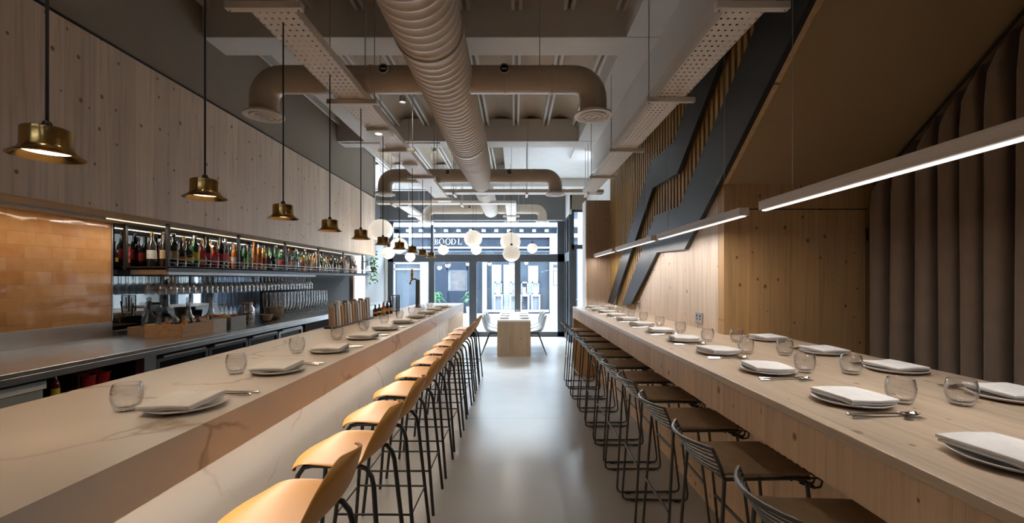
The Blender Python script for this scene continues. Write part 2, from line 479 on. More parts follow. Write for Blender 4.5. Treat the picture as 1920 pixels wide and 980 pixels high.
# right timber wall (aisle side) with stair cut
FW = 3.43
LOW = [(2.37, 1.54), (3.425, .767), (4.116, .288), (4.91, .308), (5.9, -.45)]      # lower edge of the big stringer, y, z over eye
poly = [(3.531, -.02), (7.56, -.02), (7.56, CT - .2), (6.0, CT - .02), (4.95, EYE + .31), (4.13, EYE + .29), (3.531, EYE + .70)]
st(MB().prism(poly, XR, XR + .06, 'x').build('wall_right_timber', M['pine_v']))
st(MB().box(XR, 3.05, FW, FW + .1, -.02, EYE + .758).build('wall_facing_timber', M['pine_face']))
st(MB().box(XR + .1, 3.05, FW + .002, FW + .1, EYE + .76, ZC).build('wall_stair_end', M['taupe_dark']))
# flush door in the facing wall
d1 = root('door_1', None, None, (0, 0, 0)); d1['kind'] = 'structure'
MB().box(1.86, 2.79, FW - .014, FW - .001, .01, EYE + .553).build('door_leaf', M['pine_face'], d1)
mb = MB(); mb.box(1.84, 2.81, FW - .006, FW - .002, EYE + .555, EYE + .562); mb.box(2.793, 2.80, FW - .006, FW - .002, .01, EYE + .56)
mb.build('shadow_gap', M['dark'], d1)
for hz in (EYE + .36, .3): MB().box(2.785, 2.805, FW - .022, FW - .005, hz - .05, hz + .05).build('hinge', M['chrome'], d1)

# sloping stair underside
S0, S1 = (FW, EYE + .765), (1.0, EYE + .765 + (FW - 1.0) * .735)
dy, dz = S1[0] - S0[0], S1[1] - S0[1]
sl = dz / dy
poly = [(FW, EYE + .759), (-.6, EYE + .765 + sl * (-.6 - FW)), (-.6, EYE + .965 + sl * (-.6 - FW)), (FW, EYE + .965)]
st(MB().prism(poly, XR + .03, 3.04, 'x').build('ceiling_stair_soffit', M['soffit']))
poly2 = [(FW + .01, EYE + .755), (-.6, EYE + .755 + sl * (-.6 - FW)), (-.6, EYE + .79 + sl * (-.6 - FW)), (FW + .01, EYE + .79)]
st(MB().prism(poly2, XR - .005, XR + .035, 'x').build('trim_5', M['pine_edge']))
# upper wall over the facing wall (behind the slats)
st(MB().box(XR + .2, XR + .25, 1.4, 7.6, EYE - .5, ZC).build('wall_behind_slats', M['dark'])) if False else None
mb = MB()
poly = [(1.06, ZC), (FW, EYE + .80), (4.2, EYE + .30), (4.95, EYE + .30), (5.95, CT - .0), (7.56, CT - .0), (7.56, ZC)]
st(MB().prism(poly, XR + .062, XR + .10, 'x').build('wall_stair_backing', M['brownback']))

# vertical slats (a surface pattern of the stair wall)
mb = MB(); y = 7.54
while y > .2:
    # foot of each slat follows the stringer's lower edge
    if y > 5.95: zb = CT
    elif y > 4.95: zb = EYE + .34 + (y - 4.95) / (5.95 - 4.95) * (CT - EYE - .32)
    elif y > 4.15: zb = EYE + .36
    else: zb = EYE + .36 + (4.15 - y) * .70 + .05
    if y < FW + .2: zb = max(zb, EYE + .765 + sl * (y - FW) + .10)
    if zb < ZC - .2: mb.box(XR + .01, XR + .05, y - .024, y + .024, max(zb, CT + .002), ZC - .01)
    y -= .090
st(mb.build('trim_6', M['slat']))


def Yu(u): return XR * 806 / (u - 965)


def pz(u, v): y = Yu(u); return (y, EYE + (523.5 - v) * y / 806)


# black stringers of the stair
big = [(1533, 0), (1358, 343), (1292, 467), (1239, 473), (1187, 575), (1171, 575), (1235, 404), (1282, 386), (1432, 43), (1449, 0)]
bp = [pz(*q) for q in big]
# continue upwards out of view
def ext(a, b, y): t = (y - a[0]) / (b[0] - a[0]); return (y, a[1] + t * (b[1] - a[1]))
bp[0] = ext(bp[0], bp[1], .95); bp[-1] = ext(bp[-1], bp[-2], 1.75) if False else ext(bp[-2], bp[-3], 1.9)
bp = [bp[0]] + bp[1:-1] + [bp[-1]]
sm = [(1278, 325), (1231, 352), (1155, 573), (1143, 573), (1229, 300), (1271, 266), (1303, 178), (1361, 116)]
sp = [pz(*q) for q in sm]
low_top = ext(sp[0], pz(1361, 116), 2.3)
sp = [low_top] + sp[:6] + [ext(sp[5], sp[6], 2.9)]


def strip(poly_low, poly_up, name, label):
    """two polylines of equal length, from the ceiling end to the counter end"""
    n = len(poly_low); vs = []; fs = []
    for X0 in (XR - .045, XR - .006):
        for a, b in zip(poly_low, poly_up): vs += [(X0, a[0], a[1]), (X0, b[0], b[1])]
    m = 2 * n
    for i in range(n - 1):
        fs.append((2 * i, 2 * i + 1, 2 * i + 3, 2 * i + 2)); fs.append((m + 2 * i, m + 2 * i + 2, m + 2 * i + 3, m + 2 * i + 1))
        fs.append((2 * i, 2 * i + 2, m + 2 * i + 2, m + 2 * i)); fs.append((2 * i + 1, m + 2 * i + 1, m + 2 * i + 3, 2 * i + 3))
    fs.append((0, m, m + 1, 1)); fs.append((2 * n - 2, 2 * n - 1, m + 2 * n - 1, m + 2 * n - 2))
    return tag(MB().add(vs, fs).build(name, M['blackpaint']), label, 'stair stringer')


lowA = [ext(pz(1533, 0), pz(1358, 343), 1.2), pz(1358, 343), pz(1292, 467), pz(1239, 473), pz(1189, 570)]
upA = [ext(pz(1432, 43), pz(1282, 386), 2.0), pz(1345, 242), pz(1282, 386), pz(1235, 404), pz(1171, 573)]
strip(lowA, upA, 'stair_stringer', 'wide black zigzag stair stringer running down the slatted wall to the timber counter')
lowB = [ext(pz(1361, 116), pz(1278, 325), 2.6), pz(1278, 325), pz(1231, 352), pz(1155, 570)]
upB = [ext(pz(1303, 178), pz(1271, 266), 3.1), pz(1271, 266), pz(1229, 300), pz(1144, 567)]
strip(lowB, upB, 'stair_stringer', 'narrower black zigzag stair stringer nearer the shop window, above the wide one')

# timber pillar at the end of the right counter and the entrance screen behind
st(MB().box(1.262, XR + .1, 7.56, 7.9, -.02, EYE + 1.39).build('wall_timber_pillar', M['pillar_wood']))
st(MB().box(1.245, 1.262, 7.56, 7.9, -.02, EYE + 1.39).build('pillar_lit_edge', M['white']))  # lit side edge of the pillar, put in as white colour
st(MB().box(XR + .1, XR + .2, 7.9, 12, -.02, ZC).build('wall_right_end', M['offwhite']))
st(MB().box(1.36, XR + .1, 10.55, 10.8, EYE + 1.72, ZC).build('wall_door_bulkhead', M['taupe']))
st(MB().box(1.34, 1.40, 10.55, 11.62, EYE + 1.60, ZC).build('wall_vestibule_bulkhead', M['white']))

# ------------------------------------------------------------------ shop front glazing
def gx(u): return (u - 965) * YG / 806
def gz(v): return EYE + (523.5 - v) * YG / 806
w1 = root('window_1', None, None); w1['kind'] = 'structure'
fr = MB()
F0, F1 = YG - .05, YG + .04
for (u0, u1, v0, v1) in [(728, 738, 415, 632), (804, 815, 490, 632), (880, 894, 490, 632), (965, 976, 490, 632), (1045, 1062, 415, 632), (728, 1062, 476, 491), (728, 1062, 410, 417), (728, 1062, 621, 632), (808, 813, 417, 478)]:
    fr.box(gx(u0), gx(u1), F0, F1, gz(v1) if v1 < 632 else 0, gz(v0))
fr.build('window_frame', M['frame'], w1, bevel=.008)
for (u0, u1, v0, v1) in [(738, 808, 417, 476), (813, 1045, 417, 476), (738, 804, 491, 621), (815, 880, 491, 621), (894, 965, 491, 621), (976, 1045, 491, 621)]:
    MB().box(gx(u0), gx(u1), YG - .006, YG + .006, gz(v1), gz(v0)).build('pane', M['pane'], w1)
for x_ in (gx(962), gx(979)):
    mb = MB(); mb.tube([(x_, YG - .05, .95), (x_, YG - .10, .95), (x_, YG - .10, 1.35), (x_, YG - .05, 1.35)], .012)
    mb.build('door_handle', M['alu'], w1, smooth=40)
st(MB().box(gx(718) - .02, gx(728), YG - .12, YG + .05, 0, gz(410)).build('trim_8', M['white']))
st(MB().box(gx(728) - .3, gx(718) - .02, YG - .02, YG + .12, 0, ZC).build('wall_window_left', M['offwhite']))
# low dark sill inside the left bay
tag(MB().box(-3.0, -2.35, 11.1, 11.5, 0, .80).build('window_bench', M['frame'], bevel=.01), 'low dark cabinet under the window beyond the marble bar', 'cabinet')
# vestibule return, glazed
w2 = root('window_2', None, None); w2['kind'] = 'structure'
fr = MB()
for y_ in (10.62, 11.12, 11.58): fr.box(1.34, 1.40, y_ - .04, y_ + .04, 0, EYE + 1.60)
fr.box(1.345, 1.395, 10.6, 11.6, gz(491), gz(476)); fr.box(1.345, 1.395, 10.6, 11.6, EYE + 1.54, EYE + 1.6); fr.box(1.345, 1.395, 10.6, 11.6, 0, .12)
fr.build('window_frame', M['frame'], w2)
for a, b in ((10.66, 11.08), (11.16, 11.54)):
    MB().box(1.365, 1.375, a, b, .12, gz(491)).build('pane', M['pane'], w2); MB().box(1.365, 1.375, a, b, gz(476), EYE + 1.54).build('pane', M['pane'], w2)
d2 = root('door_2', None, None); d2['kind'] = 'structure'
fr = MB(); Y2 = 10.66
for a, b, c_, d_ in ((1.40, 1.47, 0, EYE + 1.72), (1.70, 1.77, 0, EYE + 1.72), (1.40, 1.77, EYE + 1.66, EYE + 1.72), (1.40, 1.77, EYE + .75, EYE + .86), (1.40, 1.77, 0, .3), (1.47, 1.53, .3, EYE + .75)):
    fr.box(a, b, Y2 - .03, Y2 + .03, c_, d_)
fr.build('door_frame', M['frame'], d2)
MB().box(1.47, 1.70, Y2 - .005, Y2 + .005, EYE + .86, EYE + 1.66).build('pane', M['pane'], d2)
MB().box(1.53, 1.70, Y2 - .005, Y2 + .005, .3, EYE + .75).build('pane', M['pane'], d2)
mb = MB(); mb.tube([(1.5, Y2 - .03, 1.05), (1.5, Y2 - .08, 1.05), (1.62, Y2 - .08, 1.05)], .01); mb.build('door_handle', M['alu'], d2, smooth=40)

# ------------------------------------------------------------------ street and facade
YF = 20.0
def fx(u): return (u - 965) * YF / 806
def fz(v): return EYE + (523.5 - v) * YF / 806
st(MB().box(-30, 30, 12.6, 30, -.14, -.02).build('floor_street', M['street']))
fb = root('shop_building', 'dark blue shop building with white cornice across the street, its sign in white letters', 'building', (fx(900), YF, 0))
def fbx(name, u0, v0, u1, v1, m, d=.1, parent=fb, back=0.0, label=None, more=None):
    mb = MB(); L = [(u0, v0, u1, v1)] + (more or [])
    for (a, b, c_, d_) in L: mb.box(fx(a), fx(c_), YF - d, YF + .02 - back, fz(d_), fz(b))
    o = mb.build(name, m, parent); o.matrix_parent_inverse = Matrix.Translation(-Vector(parent.location))
    if label: o['label'] = label
    return o
mb = MB(); mb.box(fx(350), fx(1300), YF + .02, YF + 3, -.05, 7.2)
o = mb.build('wall', M['slate'], fb); o.matrix_parent_inverse = Matrix.Translation(-Vector(fb.location))
fbx('cornice', 400, 413, 1250, 427, M['stone'], .45)
fbx('dentil', 741, 431, 748, 436, M['stone'], .3, more=[(741 + 23.3 * k, 431, 748 + 23.3 * k, 436) for k in range(-10, 22)])
fbx('cornice', 400, 439, 1250, 446, M['stone'], .3)
fbx('fascia', 700, 448, 1030, 466, M['navy'], .12)
fbx('cornice', 700, 463, 1030, 466.5, M['stone'], .22)
fbx('cornice', 700, 470, 1030, 474, M['slate'], .25)
fbx('fascia', 700, 474, 1030, 488, M['navy'], .1)
fbx('pier', 1030, 446, 1062, 590, M['stone'], .3)
fbx('pier_panel', 1036, 496, 1041, 502, M['slate'], .315, more=[(1041, 496, 1047, 502), (1036, 508, 1037, 534), (1036, 534, 1052, 535), (1036, 507, 1052, 508)])
fbx('pier', 790, 488, 803, 592, M['stone'], .25)
fbx('pier', 905, 488, 913, 592, M['stone'], .25)
fbx('pier', 700, 488, 737, 592, M['stone'], .25)
fbx('pier', 600, 488, 640, 592, M['stone'], .25)
fbx('plinth', 400, 588, 815, 600, M['navy'], .2, more=[(905, 585, 1062, 600)])
fbx('sill', 913, 580, 1028, 584, M['stone'], .4)
fbx('door_surround', 815, 488, 840, 600, M['navy'], .15, more=[(876, 488, 905, 600), (838, 488, 878, 506)])
fbx('window', 840, 506, 876, 548, M['shoppanel'], .02)
fbx('door_curtain', 845, 509, 873, 545, M['brownpanel'], .06)
fbx('door', 840, 545, 876, 592, M['navy'], .08)
fbx('window', 913, 492, 1030, 582, M['shopglass'], .02)
fbx('display_back', 922, 496, 940, 580, M['shoppanel'], .05, more=[(944, 496, 968, 580), (990, 498, 1009, 580)])
fbx('window', 740, 492, 790, 588, M['shopglass'], .02)
fbx('window_frame', 740, 492, 790, 495, M['stone'], .12, more=[(740, 503, 788, 506), (738, 490, 742, 590), (803, 490, 809, 590)])
fbx('upper_window', 640, 330, 700, 400, M['shopglass'], .02, more=[(780, 330, 840, 400), (920, 330, 980, 400), (1060, 330, 1120, 400)])
for i, uu in enumerate((928, 957.5, 977, 997.5)):
    k = fbx('display_frame', uu, 528, uu + 13, 530.5, M['stone'], .12, more=[(uu, 528, uu + 2, 551), (uu + 11, 528, uu + 13, 551), (uu, 549, uu + 13, 551.5)])
    fbx('display_pedestal', uu - 2, 551, uu + 15, 555, M['stone'], .2, more=[(uu - 2, 555, uu + 1, 580), (uu + 12, 555, uu + 15, 580)])
fbx('display_bust', 929, 538, 938, 549, M['stone'], .1, more=[(960, 538, 968, 549), (979, 538, 986, 549), (999.5, 538, 1008, 549)])
# sign letters
def ring(mb, cx, cz, rx, rz, tx, tz, a0=0, a1=2 * PI, y0=YF - .17, y1=YF - .12, n=28):
    vs = []; m = n + 1
    for i in range(m):
        a = a0 + (a1 - a0) * i / n
        for (rx_, rz_) in ((rx, rz), (rx - tx, rz - tz)):
            for yy in (y0, y1): vs.append((cx + rx_ * math.cos(a), yy, cz + rz_ * math.sin(a)))
    fs = []
    for i in range(n):
        p, q = 4 * i, 4 * i + 4
        fs += [(p, q, q + 2, p + 2), (p + 1, p + 3, q + 3, q + 1), (p, p + 1, q + 1, q), (p + 2, q + 2, q + 3, p + 3)]
    mb.add(vs, fs)
zb_, H_ = fz(459), .285
yA, yB = YF - .17, YF - .12
def stem(mb, x0, w=.045, h=H_): mb.box(x0, x0 + w, yA, yB, zb_, zb_ + h); mb.box(x0 - .022, x0 + w + .022, yA, yB, zb_, zb_ + .016); mb.box(x0 - .022, x0 + w + .022, yA, yB, zb_ + h - .016, zb_ + h)
LX = [fx(816.5), fx(829), fx(841), fx(847.5), fx(860)]
def letter(kind, x0):
    mb = MB()
    if kind == 'B':
        stem(mb, x0); ring(mb, x0 + .045, zb_ + H_ * .75, .095, H_ * .25, .035, .016, -PI / 2, PI / 2); ring(mb, x0 + .045, zb_ + H_ * .26, .115, H_ * .26, .04, .016, -PI / 2, PI / 2)
    if kind == 'O': ring(mb, x0, zb_ + H_ / 2, .125, H_ / 2 + .006, .045, .018)
    if kind == 'D': stem(mb, x0); ring(mb, x0 + .045, zb_ + H_ / 2, .165, H_ / 2, .045, .018, -PI / 2, PI / 2)
    if kind == 'L': stem(mb, x0); mb.box(x0, x0 + .16, yA, yB, zb_, zb_ + .02); mb.box(x0 + .145, x0 + .165, yA, yB, zb_, zb_ + .07)
    o = mb.build('sign_letter', M['stone'], fb); o.matrix_parent_inverse = Matrix.Translation(-Vector(fb.location))
for kd, xx in zip('BOODL', LX): letter(kd, xx)

def palm(x, y, label):
    r = root('potted_palm', label, 'plant', (x, y, -.02))
    MB().lathe([(.13, 0), (.17, .35), (.15, .35), (.14, .3)], 14, capb=True).build('pot', M['stone'], r, smooth=40)
    mb = MB(); rg = random.Random(int(x * 100))
    mb.tube([(0, 0, .3), (0, 0, .9)], .015, 5)
    for i in range(16):
        a = rg.random() * 6.28; L = rg.uniform(.3, .5); z0 = rg.uniform(.6, .95); ca, sa = math.cos(a), math.sin(a)
        pts = [(ca * L * t, sa * L * t, z0 + .35 * t - .45 * t * t) for t in (0, .3, .6, 1)]
        for j in range(3):
            w = (.012, .04, .03, .003); p, q = pts[j], pts[j + 1]
            mb.add([(p[0] - sa * w[j], p[1] + ca * w[j], p[2]), (p[0] + sa * w[j], p[1] - ca * w[j], p[2]), (q[0] + sa * w[j + 1], q[1] - ca * w[j + 1], q[2]), (q[0] - sa * w[j + 1], q[1] + ca * w[j + 1], q[2])], [(0, 1, 2, 3)])
    mb.build('leaves', M['leaf'], r, solid=.004)
palm(fx(823), 19.2, 'small palm in a pale pot outside, under the sign lettering'); palm(fx(884), 19.2, 'small palm in a pale pot outside, beside the blue shop door')

# ------------------------------------------------------------------ left marble bar
bar = root('marble_bar', 'long cream marble bar counter with a deep front edge and recessed body', 'bar counter', (-1.3, 4, 0))
def sub(mb, name, m, r, **kw):
    o = mb.build(name, m, r, **kw); o.matrix_parent_inverse = Matrix.Translation(-Vector(r.location)); return o
mb = MB(); mb.box(-1.75, -.95, -.6, 8.0, CT - .02, CT); sub(mb, 'bar_top', M['marble'], bar)
mb = MB(); mb.box(-.97, -.95, -.6, 8.0, EYE - .576, CT - .02); sub(mb, 'front_apron', M['marble'], bar)
mb = MB(); mb.box(-1.24, -1.22, -.6, 7.98, 0, CT - .02); sub(mb, 'front_panel', M['marble_body'], bar)
mb = MB(); mb.box(-1.24, -.955, 7.96, 8.0, 0, CT - .021); mb.box(-1.22, -.97, -.6, 7.96, EYE - .56, EYE - .545); sub(mb, 'end_panel', M['marble_body'], bar)
mb = MB(); mb.box(-1.75, -1.24, -.6, 8.0, 0, CT - .02); sub(mb, 'cabinet_body', M['steel'], bar)
mb = MB(); mb.box(-.995, -.975, -.5, 7.9, EYE - .572, EYE - .562); sub(mb, 'light_strip', M['ledwarm'], bar)

# back bar worktop
wt = root('steel_worktop', 'brushed steel back bar worktop along the tiled and mirrored wall', 'worktop', (-3.0, 4, 1.0))
mb = MB(); mb.box(XL + .001, -2.62, -1, 9.15, 1.035, 1.06); mb.box(-2.635, -2.62, -1, 9.15, .995, 1.035); sub(mb, 'work_surface', M['steel'], wt, bevel=.003)
mb = MB(); mb.box(XL + .001, XL + .02, -1, 3.72, 1.061, 1.184); mb.box(XL + .001, XL + .045, 3.74, 5.25, 1.061, 1.10); sub(mb, 'upstand', M['steel'], wt)
ls = root('open_steel_shelf_unit', 'open steel shelf unit under the worktop holding trays and cups', 'shelf unit', (-3.0, 2.4, 0))
mb = MB(); mb.box(-3.4, -2.66, 1.55, 3.1, .78, .80); mb.box(-3.4, -2.66, 1.55, 3.1, .10, .12); sub(mb, 'shelf', M['steel'], ls)
mb = MB(); mb.box(-2.70, -2.635, 3.06, 3.16, 0, .994); mb.box(-3.4, -2.66, 1.50, 1.55, 0, .994); mb.box(-3.40, -3.38, 1.55, 3.1, .12, .994); sub(mb, 'side_panel', M['steel'], ls)
cb = root('steel_base_cabinet', 'closed steel base cabinet under the worktop nearest the camera', 'cabinet', (-3.0, .4, 0))
mb = MB(); mb.box(-3.4, -2.66, -.9, 1.49, .1, .994); sub(mb, 'body', M['steel'], cb)
mb = MB(); mb.box(-2.658, -2.64, .75, 1.47, .12, .98); sub(mb, 'door', M['steel'], cb)
fg = root('undercounter_fridge', 'black undercounter bottle fridge with four glass doors in steel frames', 'fridge', (-3.0, 4.2, 0))
mb = MB(); mb.box(-3.4, -2.70, 3.18, 5.42, .08, .985); sub(mb, 'body', M['dark'], fg)
for k in range(4):
    y0 = 3.2 + k * .555; y1 = y0 + .54
    mb = MB(); X0, X1 = -2.698, -2.665
    mb.box(X0, X1, y0, y1, .93, .955); mb.box(X0, X1, y0, y1, .12, .16); mb.box(X0, X1, y0, y0 + .03, .16, .93); mb.box(X0, X1, y1 - .03, y1, .16, .93)
    dr = sub(mb, 'door', M['frame'] if k < 3 else M['alu'], fg)
    mb = MB(); mb.box(-2.69, -2.68, y0 + .03, y1 - .03, .16, .93)
    o = mb.build('glass', M['fridgeglass'], dr)
    mb = MB(); mb.box(-2.664, -2.65, y0 + .05, y1 - .05, .958, .972); mb.build('handle', M['alu'], dr)
dw = root('steel_drawer_unit', 'grey steel drawer unit under the worktop beyond the bottle fridge', 'drawer unit', (-3.0, 6.2, 0))
mb = MB(); mb.box(-3.4, -2.72, 5.50, 7.2, .08, .985); mb.box(-2.72, -2.66, 5.46, 5.54, 0, .99); sub(mb, 'body', M['dark'], dw)
for k in range(3):
    y0 = 5.58 + k * .5
    mb = MB(); mb.box(-2.72, -2.67, y0, y0 + .46, .70, .88); d_ = sub(mb, 'drawer', M['greyplastic'], dw, bevel=.01)
    mb = MB(); mb.box(-2.669, -2.655, y0 + .12, y0 + .34, .80, .83); mb.build('handle', M['black'], d_)

# ------------------------------------------------------------------ right timber counter
rc = root('timber_counter', 'long pale pine dining counter with deep apron, wider at the near end', 'counter', (1.3, 4, 0))
mb = MB(); mb.prism([(.942, .1), (2.05, .1), (2.05, FW - .016), (XR - .002, FW - .016), (XR - .002, 6.98), (.942, 6.98)], CT - .03, CT, 'z'); sub(mb, 'counter_top', M['pine_top'], rc, bevel=.003)
mb = MB(); mb.box(.945, .975, .1, 6.95, EYE - .616, CT - .03); sub(mb, 'front_apron', M['pine_apron'], rc)
mb = MB(); mb.box(1.33, 1.36, .1, 6.95, 0, CT - .03); sub(mb, 'front_panel', M['pine_apron'], rc)
mb = MB(); mb.box(.946, 1.39, 6.94, 6.979, 0, CT - .031); sub(mb, 'end_panel', M['pine_warm_lit'], rc)
mb = MB(); mb.box(.943, .946, 6.939, 6.98, 0, CT - .031); sub(mb, 'edge_strip', M['white'], rc)
mb = MB(); mb.box(1.36, 2.04, .1, .14, 0, CT - .03); mb.box(1.9, 2.04, .14, FW - .05, 0, CT - .03); sub(mb, 'back_panel', M['pine_apron'], rc)

# ------------------------------------------------------------------ curtain
def curtain():
    r = root('curtain', 'heavy brown velvet curtain hanging in deep folds under the stair slope', 'curtain', (2.84, 2, 0))
    mb = MB(); n = 760; ya, yb = FW - .03, .55; rows = 16; vs = []; rg = random.Random(3)
    ph = [rg.uniform(-.5, .5) for _ in range(60)]
    for j in range(rows + 1):
        t = j / rows
        for i in range(n + 1):
            y = ya + (yb - ya) * i / n
            ztop = EYE + .765 + sl * (y - FW) - .03
            k = (ya - y) / .158
            amp = .105 + .02 * math.sin(k * .9 + 1)
            kk = k * 2 * PI + .7 * math.sin(k * 1.3 + 1.2 * t)
            w = math.sin(kk)
            gather = 1 - .35 * math.exp(-((1 - t) / .05) ** 2)
            ruff = .03 * math.sin(kk * 1.0 + 1.2) * math.exp(-((1 - t) / .06) ** 2)
            z = .02 + (ztop - .02) * t
            z += (-.045 + .05 * math.sin(kk + .6)) * math.exp(-((1 - t) / .02) ** 2)
            vs.append((2.87 + amp * w * gather, y + .030 * math.sin(2 * kk) * gather + ruff, z))
    fs = [(j * (n + 1) + i, j * (n + 1) + i + 1, (j + 1) * (n + 1) + i + 1, (j + 1) * (n + 1) + i) for j in range(rows) for i in range(n)]
    mb.add(vs, fs); sub(mb, 'curtain_fabric', M['curtain'], r, smooth=80, solid=.006)
    mb = MB(); mb.tube([(2.84, ya, EYE + .765 - .015), (2.84, yb, EYE + .765 + sl * (yb - FW) - .015)], .01, 8); sub(mb, 'curtain_rail', M['black'], r)
curtain()

# ------------------------------------------------------------------ left stools
def fiber_stool():
    r = root('bar_stool', '', 'bar stool')
    # profile front lip -> seat -> back ; local +x = towards aisle (back of the stool), seat front at -x
    P = [(-.205, .758, .150), (-.19, .772, .178), (-.12, .785, .195), (-.03, .782, .205), (.06, .777, .21), (.125, .783, .205), (.168, .812, .20), (.192, .855, .193), (.212, .905, .178), (.232, .955, .148), (.246, .990, .10), (.250, 1.003, .05)]
    mb = MB(); m = 10; vs = []
    for i, (x, z, hw) in enumerate(P):
        for j in range(m + 1):
            t = -1 + 2 * j / m; back = min(1, max(0, (i - 4) / 3)); seat = 1 - back
            zz = z + seat * (.016 * t * t - (.03 * abs(t) ** 3 if i < 2 else 0)) - back * .012 * t * t
            xx = x - back * .045 * t * t + (.05 * t * t if i == 0 else .02 * t * t if i == 1 else 0)
            vs.append((xx, hw * t, zz))
    fs = [(i * (m + 1) + j, i * (m + 1) + j + 1, (i + 1) * (m + 1) + j + 1, (i + 1) * (m + 1) + j) for i in range(len(P) - 1) for j in range(m)]
    mb.add(vs, fs); mb.build('seat_shell', M['mustard'], r, smooth=180, solid=.011, subsurf=2)
    zt = .762
    for sy in (-1, 1):
        for sx in (-1, 1):
            top = (sx * .10, sy * .125, zt); b1 = (sx * .135, sy * .128, zt - .008); b2 = (sx * .158, sy * .132, zt - .04); b3 = (sx * .168, sy * .135, zt - .08)
            MB().tube([top, b1, b2, b3, (sx * .23, sy * .18, 0.008)], .0105, 10).build('leg', M['black'], r, smooth=50)
    mb = MB()
    for sy in (-1, 1): mb.tube([(-.10, sy * .125, zt), (.10, sy * .125, zt)], .0105, 10)
    mb.tube([(-.07, -.125, zt), (-.07, .125, zt)], .009, 8); mb.tube([(.08, -.125, zt), (.08, .125, zt)], .009, 8)
    mb.box(-.075, .075, -.06, .06, zt, zt + .012)
    mb.build('seat_frame', M['black'], r, smooth=50)
    z = .29; q = (zt - .08 - z) / (zt - .08); fx_, fy_ = .168 + .062 * q, .135 + .045 * q
    MB().tube([(-fx_, -fy_, z), (fx_, -fy_, z), (fx_, fy_, z), (-fx_, fy_, z)], .0065, 8, closed=True).build('footrest', M['black'], r, smooth=50)
    return r
s0 = fiber_stool(); NS = 11
for k in range(NS):
    o = s0 if k == 0 else clone(s0)
    o.location = (-.755 + random.uniform(-.008, .008), 1.42 + .523 * k, 0); o.rotation_euler.z = random.uniform(-.05, .05)
    where = 'nearest the camera' if k == 0 else ('last of the row, nearest the shop window' if k == NS - 1 else nth(k) + ' from the near end')
    tag(o, 'mustard shell bar stool at the marble bar, ' + where, 'bar stool', 'mustard bar stools along the marble bar')

# ------------------------------------------------------------------ right wire stools
def wire_stool():
    r = root('wire_stool', '', 'bar stool')      # local x=0 at world .96 ; aisle at -x
    zs = .795
    for sy in (-1, 1):
        yt, yb = sy * .160, sy * .19
        pts = [(-.155, yt, zs), (-.205, yb - sy * .0, .05)] + [(-.20, yb, .022), (-.18, yb, .010)] + [(.22, yb, .010), (.24, yb, .022), (.245, yb, .05)] + [(.165, yt, zs - .02)]
        MB().tube(pts, .0075, 8).build('sled_leg', M['wire'], r, smooth=50)
        for fx_ in (-.13, .17): MB().box(fx_ - .018, fx_ + .018, yb - .009, yb + .009, 0, .006).build('glide', M['black'], r)
    mb = MB(); z = .30; t = (zs - z) / (zs - .05)
    mb.tube([(.165 + .08 * t, -.16 - .03 * t, z), (.165 + .08 * t, .16 + .03 * t, z)], .009, 8)
    mb.build('footrest', M['wire'], r, smooth=50); mb = MB()
    mb.tube([(-.155 - .05 * t, -.16 - .03 * t, z + .10), (-.155 - .05 * t, .16 + .03 * t, z + .10)], .0065, 8)
    mb.build('rear_rail', M['wire'], r, smooth=50)
    mb = MB()
    mb.tube([(-.16, -.168, zs), (.17, -.168, zs)], .0075, 8); mb.tube([(-.16, .168, zs), (.17, .168, zs)], .0075, 8)
    mb.tube([(-.16, -.168, zs), (-.16, .168, zs)], .006, 8); mb.tube([(.10, -.168, zs - .006), (.10, .168, zs - .006)], .006, 8); mb.tube([(.205, -.14, zs - .045), (.205, .14, zs - .045)], .006, 8)
    for i in range(9):
        y = -.168 + .042 * i
        mb.tube([(-.16, y, zs), (.17, y, zs), (.21, y * .95, zs - .004), (.233, y * .9, zs - .022), (.228, y * .88, zs - .045), (.205, y * .86, zs - .05), (.15, y * .84, zs - .03)], .0042, 6)
    mb.build('seat_frame', M['wire'], r, smooth=50)
    mb = MB(); posts = []
    for sy in (-1, 1): mb.tube([(-.16, sy * .168, zs), (-.178, sy * .176, zs + .05), (-.205, sy * .17, zs + .115)], .0072, 8)
    for i in range(7):
        q = i / 6; z = zs + .012 + q * .103; x0 = -.162 - .043 * q; bow = .035 + .03 * q; hw = .176 - .006 * q
        mb.tube([(x0 - bow * (1 - (j / 4) ** 2), hw * j / 4, z) for j in range(-4, 5)], .0072 if i == 6 else .0042, 6)
    mb.build('backrest', M['wire'], r, smooth=50)
    mb = MB(); n = 8; vs = []
    for i in range(n + 1):
        for j in range(n + 1):
            u, v = -1 + 2 * i / n, -1 + 2 * j / n
            vs.append((.005 + .172 * u, .163 * v, zs + .014 - .004 * (u * u + v * v) * .5 + (.006 if u < -.7 else 0)))
    mb.add(vs, [(i * (n + 1) + j, i * (n + 1) + j + 1, (i + 1) * (n + 1) + j + 1, (i + 1) * (n + 1) + j) for i in range(n) for j in range(n)])
    mb.build('seat_pad', M['leather'], r, smooth=60, solid=.012, bevel=.003)
    return r
s1 = wire_stool(); NR = 11
for k in range(NR):
    o = s1 if k == 0 else clone(s1)
    o.location = (.955 + random.uniform(-.012, .012), 1.30 + .505 * k + random.uniform(-.02, .02), 0); o.rotation_euler.z = random.uniform(-.05, .05)
    where = 'nearest the camera' if k == 0 else ('last of the row, nearest the shop window' if k == NR - 1 else nth(k) + ' from the near end')
    tag(o, 'black wire bar stool at the timber counter, ' + where, 'bar stool', 'wire bar stools along the timber counter')

